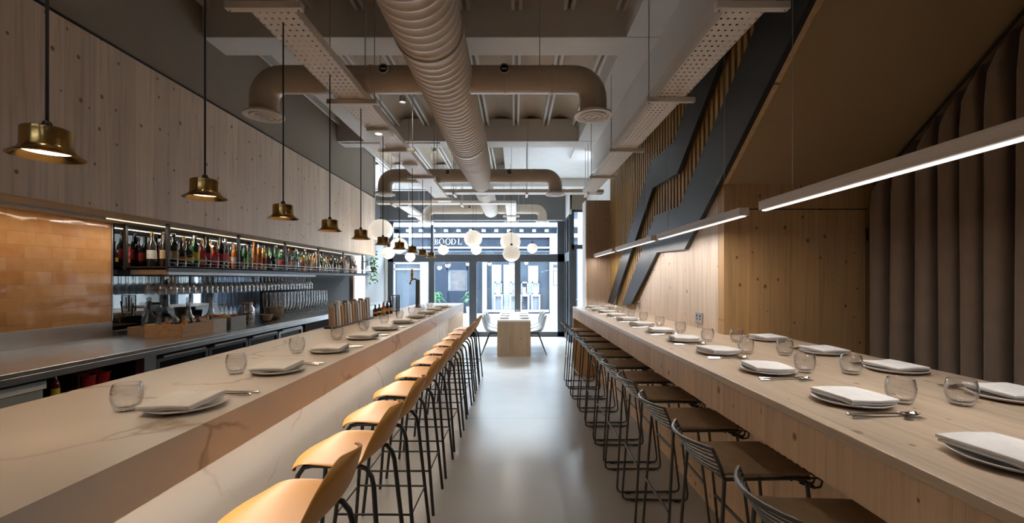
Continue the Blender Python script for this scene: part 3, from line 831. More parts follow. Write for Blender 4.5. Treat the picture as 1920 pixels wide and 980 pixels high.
# ------------------------------------------------------------------ table settings
def mk_plate():
    p = MB().lathe([(.001, .004), (.07, .004), (.085, .006), (.112, .015), (.119, .019), (.121, .0175), (.113, .011), (.075, .0), (.001, .0)], 40).build('plate', M['ceramic'], smooth=60)
    return p
def mk_napkin():
    mb = MB(); nx, ny = 10, 8; layers = []
    def sheet(z0, z1, sx, sy, ox, oy):
        vs = []
        for zz in (z0, z1):
            for i in range(nx + 1):
                for j in range(ny + 1):
                    u, v = -1 + 2 * i / nx, -1 + 2 * j / ny
                    vs.append((ox + sx * u, oy + sy * v, zz + .0015 * math.sin(3 * u + 2 * v) - .002 * (abs(v) ** 4)))
        N_ = (nx + 1) * (ny + 1); fs = []
        for i in range(nx):
            for j in range(ny):
                a = i * (ny + 1) + j; fs.append((a, a + 1, a + ny + 2, a + ny + 1)); fs.append((N_ + a, N_ + a + ny + 1, N_ + a + ny + 2, N_ + a + 1))
        for i in range(nx):
            a = i * (ny + 1); b = a + ny + 1; fs.append((a, b, N_ + b, N_ + a)); a += ny; b += ny; fs.append((a, N_ + a, N_ + b, b))
        for j in range(ny):
            a = j; fs.append((a, N_ + a, N_ + a + 1, a + 1)); a = nx * (ny + 1) + j; fs.append((a, a + 1, N_ + a + 1, N_ + a))
        mb.add(vs, fs)
    sheet(.021, .029, .080, .092, 0, 0); sheet(.0295, .0385, .083, .096, .003, .002)
    return mb.build('napkin', M['napkin'], smooth=60, bevel=.002)
def mk_tumbler():
    out = [(.001, 0), (.027, 0), (.031, .003), (.038, .018), (.0435, .037), (.045, .055), (.042, .076), (.0385, .089), (.0375, .090), (.0365, .089), (.040, .076), (.0432, .055), (.0415, .037), (.036, .022), (.028, .0135), (.001, .0125)]
    return MB().lathe(out, 32).build('tumbler', M['glass'], smooth=70)
def mk_spoon():
    mb = MB(); vs = []
    mb.tube([(-.105, 0, .004), (-.10, 0, .004), (-.02, 0, .006), (.045, 0, .009), (.06, 0, .007)], [.0045, .005, .0026, .0024, .003], 8)
    n, m = 8, 10
    for i in range(n + 1):
        t = i / n; a = .058 + t * .055; hw = .0175 * math.sqrt(max(0, 1 - ((t - .52) / .53) ** 2)) + .001
        for j in range(m + 1):
            s_ = -1 + 2 * j / m; vs.append((a, hw * s_, .003 + .006 * (s_ * s_) + .006 * (2 * t - 1) ** 2))
    mb.add(vs, [(i * (m + 1) + j, i * (m + 1) + j + 1, (i + 1) * (m + 1) + j + 1, (i + 1) * (m + 1) + j) for i in range(n) for j in range(m)])
    return mb.build('spoon', M['chrome'], smooth=60, solid=.0014)
def mk_fork():
    mb = MB()
    mb.tube([(-.105, 0, .004), (-.10, 0, .004), (-.02, 0, .006), (.045, 0, .009), (.062, 0, .006)], [.0045, .005, .0026, .0024, .003], 8)
    mb.box(.058, .078, -.011, .011, .004, .0058)
    for k in range(4): mb.box(.078, .113, -.0105 + k * .0062, -.008 + k * .0062, .004 + .001, .0058 + .001)
    return mb.build('fork', M['chrome'], smooth=60)
pr = dict(plate=mk_plate(), napkin=mk_napkin(), tumbler=mk_tumbler(), spoon=mk_spoon(), fork=mk_fork()); used = set()
CAT = dict(plate='plate', napkin='napkin', tumbler='glass', spoon='spoon', fork='fork')
def put(kind, x, y, z, rz, label, group):
    o = pr[kind]
    if kind in used: o = o.copy(); COL.objects.link(o)
    used.add(kind); o.location = (x, y, z); o.rotation_euler = (0, 0, rz); return tag(o, label, CAT[kind], group)
def setting(x, y, z, facing, where, grp, gl, cut):
    """facing: +1 the diner looks to +x"""
    put('plate', x, y, z, 0, 'grey stoneware plate ' + where, 'plates ' + grp)
    put('napkin', x + random.uniform(-.01, .01), y + random.uniform(-.01, .01), z, random.uniform(-.16, .16) + (0 if facing > 0 else PI), 'folded white napkin ' + where, 'napkins ' + grp)
    put('tumbler', x + gl[0], y + gl[1] + random.uniform(-.01, .01), z, 0, 'clear tumbler ' + where, 'tumblers ' + grp)
    if cut:
        r0 = 0 if facing > 0 else PI
        put('spoon', x - .02 * facing, y + cut[0], z, r0 + random.uniform(-.08, .08), 'steel spoon ' + where, 'spoons ' + grp)
        put('fork', x - .03 * facing, y + cut[0] + cut[1], z, r0 + random.uniform(-.08, .08), 'steel fork ' + where, 'forks ' + grp)
def whr(k, n, base): return base + (', nearest the camera' if k == 0 else ', furthest off' if k == n - 1 else ', ' + nth(k) + ' from near end')
for k in range(10):
    setting(-1.125, 1.475 + .572 * k, CT + .0005, -1, whr(k, 10, 'on the marble bar'), 'on the marble bar', (-.178, -.035), (.155, .03))
for k in range(12):
    setting(1.20, 1.03 + .505 * k, CT + .0005, 1, whr(k, 12, 'on the aisle side of the timber counter'), 'on the aisle side of the timber counter', (.17, .0), (-.15, -.032))
for k, y in enumerate((1.58, 2.06, 2.55, 3.1)):
    setting(1.825, y, CT + .0005, -1, whr(k, 4, 'on the curtain side of the timber counter'), 'on the curtain side of the timber counter', (-.262, -.07), (.15, .03))

# ------------------------------------------------------------------ brass pendants over the marble bar
TZ = EYE + 1.43      # cable tray underside
def pendant():
    r = root('pendant_lamp', '', 'pendant lamp')        # origin at brim height
    H = [(.001, .083), (.050, .083), (.0565, .079), (.0575, .072), (.0575, .028), (.062, .018), (.074, .008), (.085, .001), (.0855, -.001), (.073, .0055), (.060, .015), (.0555, .026), (.0555, .06), (.0545, .075), (.001, .078)]
    MB().lathe(H, 40).build('lamp_shade', M['brass'], r, smooth=50)
    MB().lathe([(.001, .016), (.054, .016), (.054, .020), (.001, .020)], 32).build('diffuser', M['bulb'], r, smooth=50)
    MB().lathe([(.001, .104), (.009, .104), (.012, .098), (.012, .083), (.001, .083)], 16).build('cord_grip', M['black'], r, smooth=50)
    MB().tube([(0, 0, .10), (0, 0, (TZ - (EYE + .3385)) / .925 + .001)], .0042, 8).build('cord', M['black'], r, smooth=50)
    return r
p0 = pendant(); NP = 10
for k in range(NP):
    o = p0 if k == 0 else clone(p0)
    y = 1.186 + .605 * k
    o.scale = (.925, .925, .925); o.location = (-1.29, y, EYE + .3385); o.rotation_euler.z = k * .7
    if k == 0: o.rotation_euler = (.0, 0.0, 0)
    where = 'nearest the camera' if k == 0 else ('last of the row, nearest the shop window' if k == NP - 1 else nth(k) + ' from the near end')
    tag(o, 'brass hat-shaped pendant lamp over the marble bar, ' + where, 'pendant lamp', 'brass pendants over the marble bar')
    lamp('SPOT', 'pendant_light', (-1.29, y, EYE + .3385 + .011), 6, WARM, spot_size=2.5, spot_blend=.5, shadow_soft_size=.045)

# ------------------------------------------------------------------ LED bars over the timber counter
def ledbar(y0, y1, label):
    x = 1.40; L = y1 - y0; zb = EYE + .383
    r = root('linear_pendant', label, 'linear lamp', (x, (y0 + y1) / 2, zb), 'linear wooden lamps over the timber counter')
    sub(MB().box(x - .03, x + .03, y0, y1, zb + .006, zb + .055), 'lamp_body', M['bar_wood'], r, bevel=.002)
    sub(MB().box(x - .012, x + .012, y0 + .004, y1 - .004, zb, zb + .006), 'diffuser', M['led'], r)
    for yy in (y0 + .25, y1 - .25):
        sub(MB().tube([(x, yy, zb + .055), (x, yy, ZC + .125)], .0012, 6), 'suspension_wire', M['alu'], r)
    lamp('AREA', 'bar_light', (x, (y0 + y1) / 2, zb - .004), 4.6 * L, (1, .95, .90), shape='RECTANGLE', size=.02, size_y=L)
ledbar(.75, 2.416, 'slim timber light bar in front of the curtain, nearest the camera')
ledbar(2.62, 4.16, 'slim timber light bar crossing the black stair stringer, second from the near end')
ledbar(4.32, 5.87, 'slim timber light bar, third from the near end, over the timber counter')
ledbar(6.05, 7.45, 'slim timber light bar beside the timber pillar, furthest from the camera')

# ------------------------------------------------------------------ ducts
dz_ = EYE + 1.6; DX = -.55
md = root('ventilation_duct', 'large ribbed taupe spiral duct running the length of the ceiling', 'air duct', (DX, 4, dz_))
prof = []; y = -2.6
while y < 9.9:
    R = .216 if y < 5.6 else max(.165, .216 - (y - 5.6) / 1.3 * .051)
    prof += [(R, y), (R, y + .045), (R + .006, y + .052), (R + .006, y + .062), (R, y + .069)]
    y += .078
mb = MB(); mb.lathe(prof, 48, (DX, 0, dz_), 'y'); mb.lathe([(.165, 9.9), (.15, 9.96), (.09, 10.0), (.001, 10.01)], 48, (DX, 0, dz_), 'y'); sub(mb, 'duct_pipe', M['duct'], md, smooth=50)
for y in (.9, 2.75, 4.9, 7.4):
    R = .222 if y < 5.6 else .178
    sub(MB().lathe([(R, y - .02), (R + .006, y - .018), (R + .006, y + .018), (R, y + .02)], 48, (DX, 0, dz_), 'y'), 'duct_band', M['duct'], md, smooth=50)
    sub(MB().tube([(DX, y, dz_ + R), (DX, y, ZC + .03)], .004, 6), 'hanger_rod', M['alu'], md)
def branch(y, label):
    r = root('branch_duct', label, 'air duct', (DX, y, dz_), 'cross ducts under the ceiling')
    R = .107; b = .16
    for sx, xe in ((-1, -2.01), (1, .63)):
        pts = [(DX + sx * .17, y, dz_), (xe - sx * b, y, dz_)] + [(xe - sx * b + sx * b * math.sin(a), y, dz_ - b + b * math.cos(a)) for a in [PI / 2 * i / 8 for i in range(1, 9)]] + [(xe, y, EYE + 1.325)]
        sub(MB().tube(pts, R, 32), 'duct_pipe', M['duct2'], r, smooth=60)
        d = sub(MB().lathe([(.112, 1.345), (.150, 1.322), (.152, 1.306), (.125, 1.306), (.121, 1.317), (.105, 1.317), (.101, 1.300), (.085, 1.300), (.081, 1.313), (.066, 1.313), (.062, 1.297), (.044, 1.297), (.04, 1.308), (.024, 1.308), (.02, 1.298), (.001, 1.298)], 40, (xe, y, EYE)), 'air_diffuser', M['duct'], r, smooth=30)
        for q in (.45, .8):
            xx = DX + (xe - DX) * q * .9
            sub(MB().lathe([(R, xx - .012), (R + .004, xx - .01), (R + .004, xx + .01), (R, xx + .012)], 32, (0, y, dz_), 'x'), 'duct_band', M['duct2'], r, smooth=40)
        xm = DX + sx * .47
        mm = sub(MB().lathe([(.034, -.125), (.040, -.125), (.040, -.085), (.034, -.085)], 24, (xm, y, dz_ + .035), 'y'), 'inspection_port', M['duct'], r, smooth=40)
        sub(MB().box(xm - .022, xm + .022, y - .117, y - .113, dz_ + .031, dz_ + .039), 'port_handle', M['duct'], r)
        sub(MB().lathe([(.001, -.112), (.034, -.112), (.034, -.108), (.001, -.108)], 24, (xm, y, dz_ + .035), 'y'), 'port_cover', M['dark'], r)
    for xx in (-1.2, .2): sub(MB().tube([(xx, y, dz_ + R), (xx, y, ZC + .03)], .0035, 6), 'hanger_rod', M['alu'], r)
branch(3.45, 'taupe cross duct with turned-down ends, nearest the camera')
branch(6.66, 'taupe cross duct with turned-down ends, the middle one of three')
branch(9.8, 'taupe cross duct with turned-down ends, nearest the shop window')

# ------------------------------------------------------------------ cable trays
def tray(x0, x1, y0, y1, label, brackets, dirn='y', xs=None):
    r = root('cable_tray', label, 'cable tray', ((x0 + x1) / 2, (y0 + y1) / 2, TZ))
    mb = MB()
    mb.add([(x0, y0, TZ), (x1, y0, TZ), (x1, y1, TZ), (x0, y1, TZ)], [(0, 1, 2, 3)])
    sub(mb, 'perforated_base', M['perf'], r)
    mb = MB()
    if dirn == 'y':
        for x in (x0, x1): mb.box(x - .002, x + .002, y0, y1, TZ, TZ + .05); mb.box(x - (.012 if x == x1 else 0), x + (.012 if x == x0 else 0), y0, y1, TZ + .048, TZ + .051)
    else:
        for y in (y0, y1): mb.box(x0, x1, y - .002, y + .002, TZ, TZ + .05)
    sub(mb, 'side_rail', M['duct'], r)
    for b in brackets:
        mb = MB()
        if dirn == 'y': mb.box(x0 - .08, x1 + .08, b - .02, b + .02, TZ - .04, TZ - .002)
        else: mb.box(b - .02, b + .02, y0 - .06, y1 + .06, TZ - .04, TZ - .002)
        sub(mb, 'bracket', M['duct'], r, bevel=.003)
        mb = MB()
        for e in ((x0 - .06, x1 + .06) if dirn == 'y' else (y0 - .04, y1 + .04)):
            p = (e, b) if dirn == 'y' else (b, e)
            mb.tube([(p[0], p[1], TZ - .05), (p[0], p[1], ZC + .03)], .004, 6)
        sub(mb, 'hanger_rod', M['alu'], r)
tray(-1.41, -1.175, -.5, 8.0, 'perforated taupe cable tray over the marble bar carrying the pendant cords', (1.0, 2.22, 3.42, 4.70, 5.95, 7.6))
tray(1.115, 1.335, -.5, 7.06, 'perforated taupe cable tray beside the slatted wall', (1.0, 2.22, 3.38, 4.70, 5.93))
tray(-1.16, 1.47, 7.08, 7.27, 'perforated cable tray crossing the room between the two long trays', (-1.0, .2, 1.2), 'x')
tray(-2.6, .03, 8.07, 8.26, 'perforated cable tray crossing the room, second and nearer the shop window', (-2.3, -1.0), 'x')
tray(-.18, .03, 8.28, 11.3, 'short perforated cable tray running to the shop window bulkhead', (9.6, 10.6))
tray(-2.3, -2.08, 8.4, 11.3, 'short perforated cable tray by the grey end wall', (9.6, 10.6))

# cables in the left tray
tag(MB().tube([(-1.24, -.4, TZ + .012), (-1.23, 2, TZ + .014), (-1.25, 5, TZ + .012), (-1.24, 7.9, TZ + .013)], .009, 8).build('cable', M['black'], smooth=60), 'black cable lying in the tray over the marble bar', 'cable')

# ceiling spot lamps and the emergency light
def spot(x, y, z, label, drop=.4, power=15, tilt=0):
    r = root('ceiling_spotlight', label, 'spotlight', (x, y, z), 'small spotlights among the ducts')
    sub(MB().lathe([(.02, .07), (.032, .06), (.036, 0), (.033, 0), (.03, .02), (.001, .02)], 20, (x, y, z)), 'lamp_head', M['alu'], r, smooth=50)
    sub(MB().lathe([(.001, .012), (.03, .012), (.03, .016), (.001, .016)], 20, (x, y, z)), 'lens', M['led'], r)
    sub(MB().tube([(x, y, z + .06), (x, y, ZC + .125)], .008, 8), 'stem', M['duct'], r)
    lamp('SPOT', 'spot_light', (x, y, z - .01), power, SOFTW, spot_size=2.4, spot_blend=.9, shadow_soft_size=.06)
def at(u, v, y): return ((u - 965) * y / 806, y, EYE + (523.5 - v) * y / 806)
spot(*at(755, 192, 4.6), 'small steel spotlight hanging left of the big duct, before the second ceiling beam')
spot(*at(815, 285, 7.6), 'small steel spotlight beyond the second ceiling beam, left of the big duct')
spot(.35, 1.6, EYE + 1.9, 'added unseen fill spotlight above the aisle, over the camera')  # lamp added out of view to brighten the aisle and ceiling
spot(-.9, .3, EYE + 1.9, 'added unseen fill spotlight over the near end of the marble bar')  # another added fill lamp, unseen, brightens the near bar end
em = root('emergency_light', 'white square emergency light under the perforated tray over the bar', 'light fitting', (-1.31, 4.1, TZ - .03))
sub(MB().box(-1.40, -1.19, 4.05, 4.23, TZ - .03, TZ - .002), 'housing', M['white'], em, bevel=.006)
sub(MB().lathe([(.001, -.036), (.03, -.034), (.034, -.03)], 20, (-1.31, 4.14, TZ)), 'lens', M['led'], em)
em = root('round_ceiling_light', 'white round light under the perforated tray beyond the square emergency light', 'light fitting', (-1.29, 5.3, TZ - .03))
sub(MB().lathe([(.001, -.038), (.08, -.036), (.09, -.028), (.09, -.002), (.001, -.002)], 28, (-1.29, 5.3, TZ)), 'housing', M['white'], em, smooth=40)
# thin conduits
for i, (x, y0, y1, lab) in enumerate([(-.98, 4.3, 6.94, 'thin painted conduit pipe along the ceiling in front of the second beam'), (-1.1, 7.3, 9.7, 'thin painted conduit pipe along the ceiling beyond the second beam')]):
    tag(MB().tube([(x, y0, ZC - .09), (x, y1 - .12, ZC - .09), (x, y1 - .05, ZC - .12), (x, y1 - .02, ZC - .18), (x, y1 - .02, ZB - .03), (x, y1 + .4, ZB - .03)], .014, 8).build('conduit_pipe', M['duct'], smooth=60), lab, 'pipe')
tag(MB().tube([(-2.8, 7.0 - .09, ZB - .04), (-1.2, 6.91, ZB - .04)], .012, 8).build('conduit_pipe', M['duct'], smooth=60), 'thin painted pipe running across under the second ceiling beam', 'pipe')
tag(MB().tube([(-3.4, 9.66, EYE + 2.0), (1.5, 9.66, EYE + 2.0)], .014, 8).build('conduit_pipe', M['duct'], smooth=60), 'thin painted pipe across the ceiling near the shop window', 'pipe')

# ------------------------------------------------------------------ globe pendants
GL = [(957, 453, 19, .20, 'large white paper-like globe lamp, right of the two large ones over the window table'), (959, 475, 16.5, .15, 'medium white globe lamp hanging just below the large globe over the window table'), (887, 447, 17, .185, 'large white globe lamp left of the window table'), (893, 468, 10, .115, 'small white globe lamp tucked under the large globe left of the window table'), (831, 468, 10, .115, 'small white globe lamp hanging under the shop sign lettering'), (998, 465, 10, .115, 'small white globe lamp, the rightmost over the window table'),
      (714, 431, 22, .22, 'large white globe lamp beside the grey end wall'), (748, 460, 16, .17, 'medium white globe lamp behind the brass pendants'), (728, 474, 12, .13, 'small white globe lamp low beside the grey end wall'), (769, 481, 9.5, .115, 'small white globe lamp, lowest behind the brass pendants')]
for (u, v, rp, R, lab) in GL:
    y = min(806 * R / rp, 10.9); R = rp * y / 806; c = at(u, v, y)
    r = root('globe_lamp', lab, 'globe lamp', c, 'white globe lamps near the shop window')
    sub(MB().sphere(c, R, 32, 20, .92), 'globe', M['globe'], r, smooth=180)
    sub(MB().lathe([(.001, R * .92 + .03), (.02, R * .92 + .03), (.022, R * .92 - .01), (.001, R * .92 - .01)], 14, c), 'cap', M['black'], r, smooth=50)
    sub(MB().tube([(c[0], c[1], c[2] + R * .92 + .02), (c[0], c[1], ZC + .125)], .0028, 6), 'cord', M['black'], r)
    lamp('POINT', 'globe_light', (c[0], c[1], c[2] - R * .92 - .02), 4, (1, .93, .85), shadow_soft_size=R * .6)

# ------------------------------------------------------------------ window table and chairs
tb = root('dining_table', 'plywood dining table with panel ends in front of the shop window', 'table', (-.015, 9.7, 0))
T0, T1 = 8.65, 10.75
sub(MB().box(-.355, .325, T0, T1, .70, .735), 'table_top', M['white'], tb, bevel=.003)
wT = wood('table_ply', (.40, .29, .19), 2, 0, .3, knots=.6, seam=False)
sub(MB().box(-.353, .323, T0 + .002, T0 + .04, 0, .70), 'end_panel', wT, tb); sub(MB().box(-.353, .323, T1 - .04, T1 - .002, 0, .70), 'end_panel', wT, tb)
for k, (xx, yy) in enumerate([(-.22, 8.95), (.2, 8.95), (-.22, 9.55), (.2, 9.55), (-.22, 10.15), (.2, 10.15)]):
    side = 'left' if xx < 0 else 'right'; row = ('near end', 'middle', 'far end')[k // 2]
    sidet = 'bar side' if xx < 0 else 'counter side'
    put('plate', xx, yy, .7355, 0, f'grey plate at the {row} of the window table, {sidet}', 'plates on the window table')
    put('napkin', xx, yy, .7355, random.uniform(-.1, .1), f'folded napkin at the {row} of the window table, {sidet}', 'napkins on the window table')
    put('tumbler', xx * .35, yy + .1, .7355, 0, f'clear tumbler at the {row} of the window table, {sidet}', 'tumblers on the window table')
def shell_chair():
    r = root('dining_chair', '', 'chair')
    P = [(-.22, .435, .19), (-.19, .45, .215), (-.08, .455, .235), (.04, .445, .24), (.13, .455, .235), (.18, .50, .23), (.205, .57, .225), (.225, .65, .21), (.245, .73, .18), (.258, .785, .13), (.262, .805, .06)]
    mb = MB(); m = 8; vs = []
    for i, (x, z, hw) in enumerate(P):
        for j in range(m + 1):
            t = -1 + 2 * j / m; back = min(1, max(0, (i - 4) / 2)); seat = 1 - back
            arm = .10 * max(0, 1 - abs(i - 4.5) / 3) * abs(t) ** 3
            vs.append((x - back * .07 * t * t, hw * t, z + seat * .02 * t * t + arm))
    mb.add(vs, [(i * (m + 1) + j, i * (m + 1) + j + 1, (i + 1) * (m + 1) + j + 1, (i + 1) * (m + 1) + j) for i in range(len(P) - 1) for j in range(m)])
    mb.build('seat_shell', M['greyplastic'], r, smooth=180, solid=.01, subsurf=1)
    for sx in (-1, 1):
        for sy in (-1, 1):
            MB().tube([(sx * .08, sy * .07, .43), (sx * .24, sy * .20, .0)], [.014, .009], 10).build('leg', M['black'], r, smooth=50)
    MB().box(-.09, .09, -.08, .08, .425, .44).build('seat_frame', M['black'], r)
    return r
c0 = shell_chair()
for k, (sx, y) in enumerate([(-1, 8.98), (-1, 9.56), (-1, 10.14), (1, 8.98), (1, 9.56), (1, 10.14)]):
    o = c0 if k == 0 else clone(c0)
    o.location = (-.015 + sx * .43, y, 0); o.rotation_euler.z = 0 if sx > 0 else PI
    tag(o, 'grey shell dining chair at the window table, ' + ('bar side' if sx < 0 else 'counter side') + ', ' + ('near end', 'middle of three', 'window end')[k % 3], 'chair', 'grey chairs around the window table')

# ------------------------------------------------------------------ bottle shelf and glasses
ZS = EYE + .115
sh = root('hanging_bottle_shelf', 'black metal bottle shelf hung from the soffit in front of the mirror', 'shelf', (-3.2, 6, ZS))
sub(MB().box(-3.46, -3.05, 3.79, 9.0, ZS - .012, ZS), 'shelf_board', M['black'], sh)
sub(MB().box(-3.075, -3.05, 3.79, 9.0, ZS - .046, ZS + .004), 'front_rail', M['frame'], sh)
mb = MB(); mb.box(-3.44, -3.10, 3.85, 6.7, ZS - .072, ZS - .028); sub(mb, 'glass_rack', M['alu'], sh)
mb = MB(); y = 3.9
for x in (-3.38, -3.30, -3.22, -3.14): mb.box(x - .003, x + .003, 3.85, 6.7, ZS - .084, ZS - .072)
sub(mb, 'rack_rail', M['black'], sh)
for y in (3.80, 4.77, 5.74, 6.71, 7.68, 8.65):
    for x in (-3.065, -3.44): sub(MB().box(x - .012, x + .012, y - .012, y + .012, ZS - .03, 2.04), 'upright', M['black'], sh)
mb = MB(); mb.tube([(-3.055, 3.8, ZS + .07), (-3.055, 8.98, ZS + .07)], .004, 6); mb.tube([(-3.06, 3.8, ZS + .035), (-3.06, 8.98, ZS + .035)], .003, 6); sub(mb, 'guard_rail', M['alu'], sh)

def gl_goblet():
    R = [(.031, 0), (.030, .002), (.004, .006), (.0035, .07), (.008, .082), (.030, .105), (.037, .13), (.035, .16), (.030, .185)]
    return MB().lathe([(.001, 0)] + R, 14).build('wine_glass', M['thin'], smooth=80)
def gl_flute():
    R = [(.030, 0), (.029, .002), (.004, .006), (.0035, .06), (.008, .07), (.022, .11), (.027, .17), (.026, .235), (.024, .25)]
    return MB().lathe([(.001, 0)] + R, 14).build('champagne_glass', M['thin'], smooth=80)
g0, g1 = gl_goblet(), gl_flute()
first = True
for xi, x in enumerate((-3.14, -3.24, -3.36)):
    y = 3.95
    while y < 6.65:
        o = g0 if first else g0.copy()
        if not first: COL.objects.link(o)
        first = False
        o.location = (x, y, ZS - .0725); o.rotation_euler = (PI, 0, 0)
        tag(o, 'clear stemmed wine glass hanging upside down under the black bottle shelf', 'wine glass', 'wine glasses hanging under the bottle shelf')
        y += .078
first = True
for x in (-3.08, -3.20, -3.32):
    for k in range(16):
        o = g1 if first else g1.copy()
        if not first: COL.objects.link(o)
        first = False
        o.scale = (1.15, 1.15, 1.25); o.location = (x, 5.72 + .085 * k, 1.0605)
        tag(o, 'tall clear champagne glass standing on the steel worktop by the mirror', 'champagne glass', 'champagne glasses standing on the worktop')

GC = {'clear': glass('bottle_clear', (.74, .80, .80), True, 2.0, .02, .05), 'green': mat('bottle_green', (.02, .10, .03), .08, spec=.8), 'dark': mat('bottle_dark', (.012, .011, .010), .08, spec=.8), 'amber': mat('bottle_amber', (.36, .12, .015), .08, spec=.8), 'red': mat('bottle_red', (.35, .02, .02), .1, spec=.8), 'yellow': mat('bottle_yellow', (.60, .38, .03), .12, spec=.8)}
LC = {'cream': mat('label_cream', (.42, .33, .2), .7), 'orange': mat('label_orange', (.55, .17, .025), .6), 'yellow': mat('label_yellow', (.75, .55, .05), .6), 'red': mat('label_red', (.35, .025, .025), .6), 'white': mat('label_white', (.45, .45, .44), .7), 'green': mat('label_green', (.15, .42, .05), .6), 'pink': mat('label_pink', (.75, .25, .3), .6), 'blue': mat('label_blue', (.1, .17, .4), .6)}
CC = {'black': M['black'], 'gold': M['brass'], 'white': M['white'], 'orange': LC['orange'], 'steel': M['chrome']}
SHP = {'tall': (.036, [(1, 0), (1, .62), (.9, .68), (.42, .78), (.36, .97)], .31), 'squat': (.048, [(1, 0), (1, .52), (.85, .62), (.35, .72), (.33, .97)], .25), 'round': (.055, [(.7, 0), (1, .18), (1, .42), (.75, .6), (.3, .72), (.28, .97)], .26), 'slim': (.030, [(1, 0), (1, .66), (.5, .8), (.42, .97)], .33)}
proto = {}
def bottle(shape, gc, lc, cc, x, y, z, label, group, s=1.0):
    key = (shape, gc, lc, cc)
    if key in proto: r = clone(proto[key])
    else:
        R, pf, H = SHP[shape]
        r = root('bottle', '', 'bottle'); proto[key] = r
        MB().lathe([(.001, 0)] + [(R * a, H * b) for a, b in pf] + [(.001, H * .97)], 16).build('glass_body', GC[gc], r, smooth=50)
        h1 = pf[1][1] * .86 if shape != 'round' else .42
        h0 = .20 if shape != 'round' else .18
        if lc: MB().lathe([(R * 1.015, H * (h0 + .03)), (R * 1.02, H * (h0 + .03)), (R * 1.02, H * (h1 - .05)), (R * 1.015, H * (h1 - .05))], 16).build('bottle_label', LC[lc], r, smooth=50)
        a = pf[-1][0] * R + .003
        MB().lathe([(.001, H * .9), (a, H * .9), (a, H * 1.0), (.001, H * 1.0)], 12).build('cap', CC[cc], r, smooth=50)
    r.location = (x, y, z); r.rotation_euler.z = random.random() * 6; r.scale = (s, s, s)
    return tag(r, label, 'bottle', group)
rg = random.Random(11)
seq = [('tall', 'dark', 'cream', 'gold'), ('tall', 'dark', 'cream', 'black'), ('squat', 'dark', 'orange', 'black'), ('round', 'dark', 'yellow', 'gold'), ('tall', 'green', 'yellow', 'white'), ('round', 'red', 'cream', 'gold'), ('tall', 'dark', 'red', 'black'),
       ('squat', 'red', 'pink', 'black'), ('tall', 'dark', 'red', 'steel'), ('slim', 'clear', 'pink', 'white'), ('tall', 'amber', 'white', 'orange'), ('squat', 'dark', 'cream', 'black'), ('tall', 'green', 'green', 'black'), ('tall', 'clear', 'white', 'black'), ('slim', 'amber', 'orange', 'orange'), ('tall', 'amber', 'orange', 'white'), ('tall', 'yellow', 'red', 'steel'), ('round', 'dark', 'cream', 'black'), ('squat', 'dark', None, 'black'), ('slim', 'clear', 'white', 'steel'),
       ('tall', 'clear', 'red', 'white'), ('tall', 'clear', 'white', 'steel'), ('slim', 'clear', None, 'orange'), ('squat', 'clear', 'cream', 'black'), ('tall', 'clear', None, 'steel'), ('tall', 'clear', 'blue', 'white'), ('squat', 'amber', 'cream', 'gold')]
LAB = {'cream': 'cream', 'orange': 'orange', 'yellow': 'yellow', 'red': 'red', 'white': 'white', 'green': 'green', 'pink': 'pink', 'blue': 'blue'}
def blab(q, tail): return f"{q[0]} {q[1]}{' glass' if q[1] != 'dark' else ''} bottle with {'no label' if not q[2] else q[2] + ' label'}{tail}"
y = 3.86; i = 0
while y < 8.5:
    q = seq[i] if i < len(seq) else (rg.choice(list(SHP)), rg.choice(['dark', 'clear', 'amber', 'clear', 'dark', 'green']), rg.choice(['cream', 'white', 'orange', 'cream', 'red', None]), rg.choice(['black', 'gold', 'steel']))
    yy = y
    for u_ in (4.77, 5.74, 6.71, 7.68):
        if abs(yy - u_) < .055: yy = u_ + .06
    y = yy
    bottle(*q, -3.14 + rg.uniform(-.008, .008), y, ZS + .0005, blab(q, f', front row of black shelf, {nth(i)} from the tiles'), 'bottles on the black shelf', rg.uniform(.88, 1.05))
    i += 1; y += .090
y = 3.92; j = 0
while y < 7.6:
    q = (rg.choice(['tall', 'slim', 'tall']), rg.choice(['dark', 'clear', 'amber', 'green', 'dark']), rg.choice(['cream', 'white', 'orange', 'red']), rg.choice(['black', 'gold', 'steel']))
    bottle(*q, -3.31, y, ZS + .0005, blab(q, f', back row of black shelf, {nth(j)} from the tiles'), 'bottles on the black shelf', 1.0)
    j += 1; y += .125

# soffit LED line
led = tag(MB().box(-3.256, -3.248, .3, 8.7, 2.032, 2.0395).build('led_strip', M['ledwarm']), 'thin warm LED line recessed along the bar soffit', 'light strip')
st(MB().box(-3.238, -3.232, .3, 3.4, 2.022, 2.0399).build('added_led_baffle', M['offwhite']))  # added lip, blocks the camera's direct view of the near LED strip
lamp('AREA', 'soffit_light', (-3.252, 1.85, 2.031), 6, WARM, shape='RECTANGLE', size=.010, size_y=3.1)
lamp('AREA', 'soffit_light', (-3.252, 6.05, 2.031), 20, SOFTW, shape='RECTANGLE', size=.006, size_y=5.2)
lamp('AREA', 'under_bar_light', (-1.03, 1.8, EYE - .577), 13, SOFTW, (0, -.45, 0), shape='RECTANGLE', size=.04, size_y=4.4)
lamp('AREA', 'under_bar_light', (-1.03, 5.9, EYE - .577), 7, SOFTW, (0, -.45, 0), shape='RECTANGLE', size=.04, size_y=4.0)

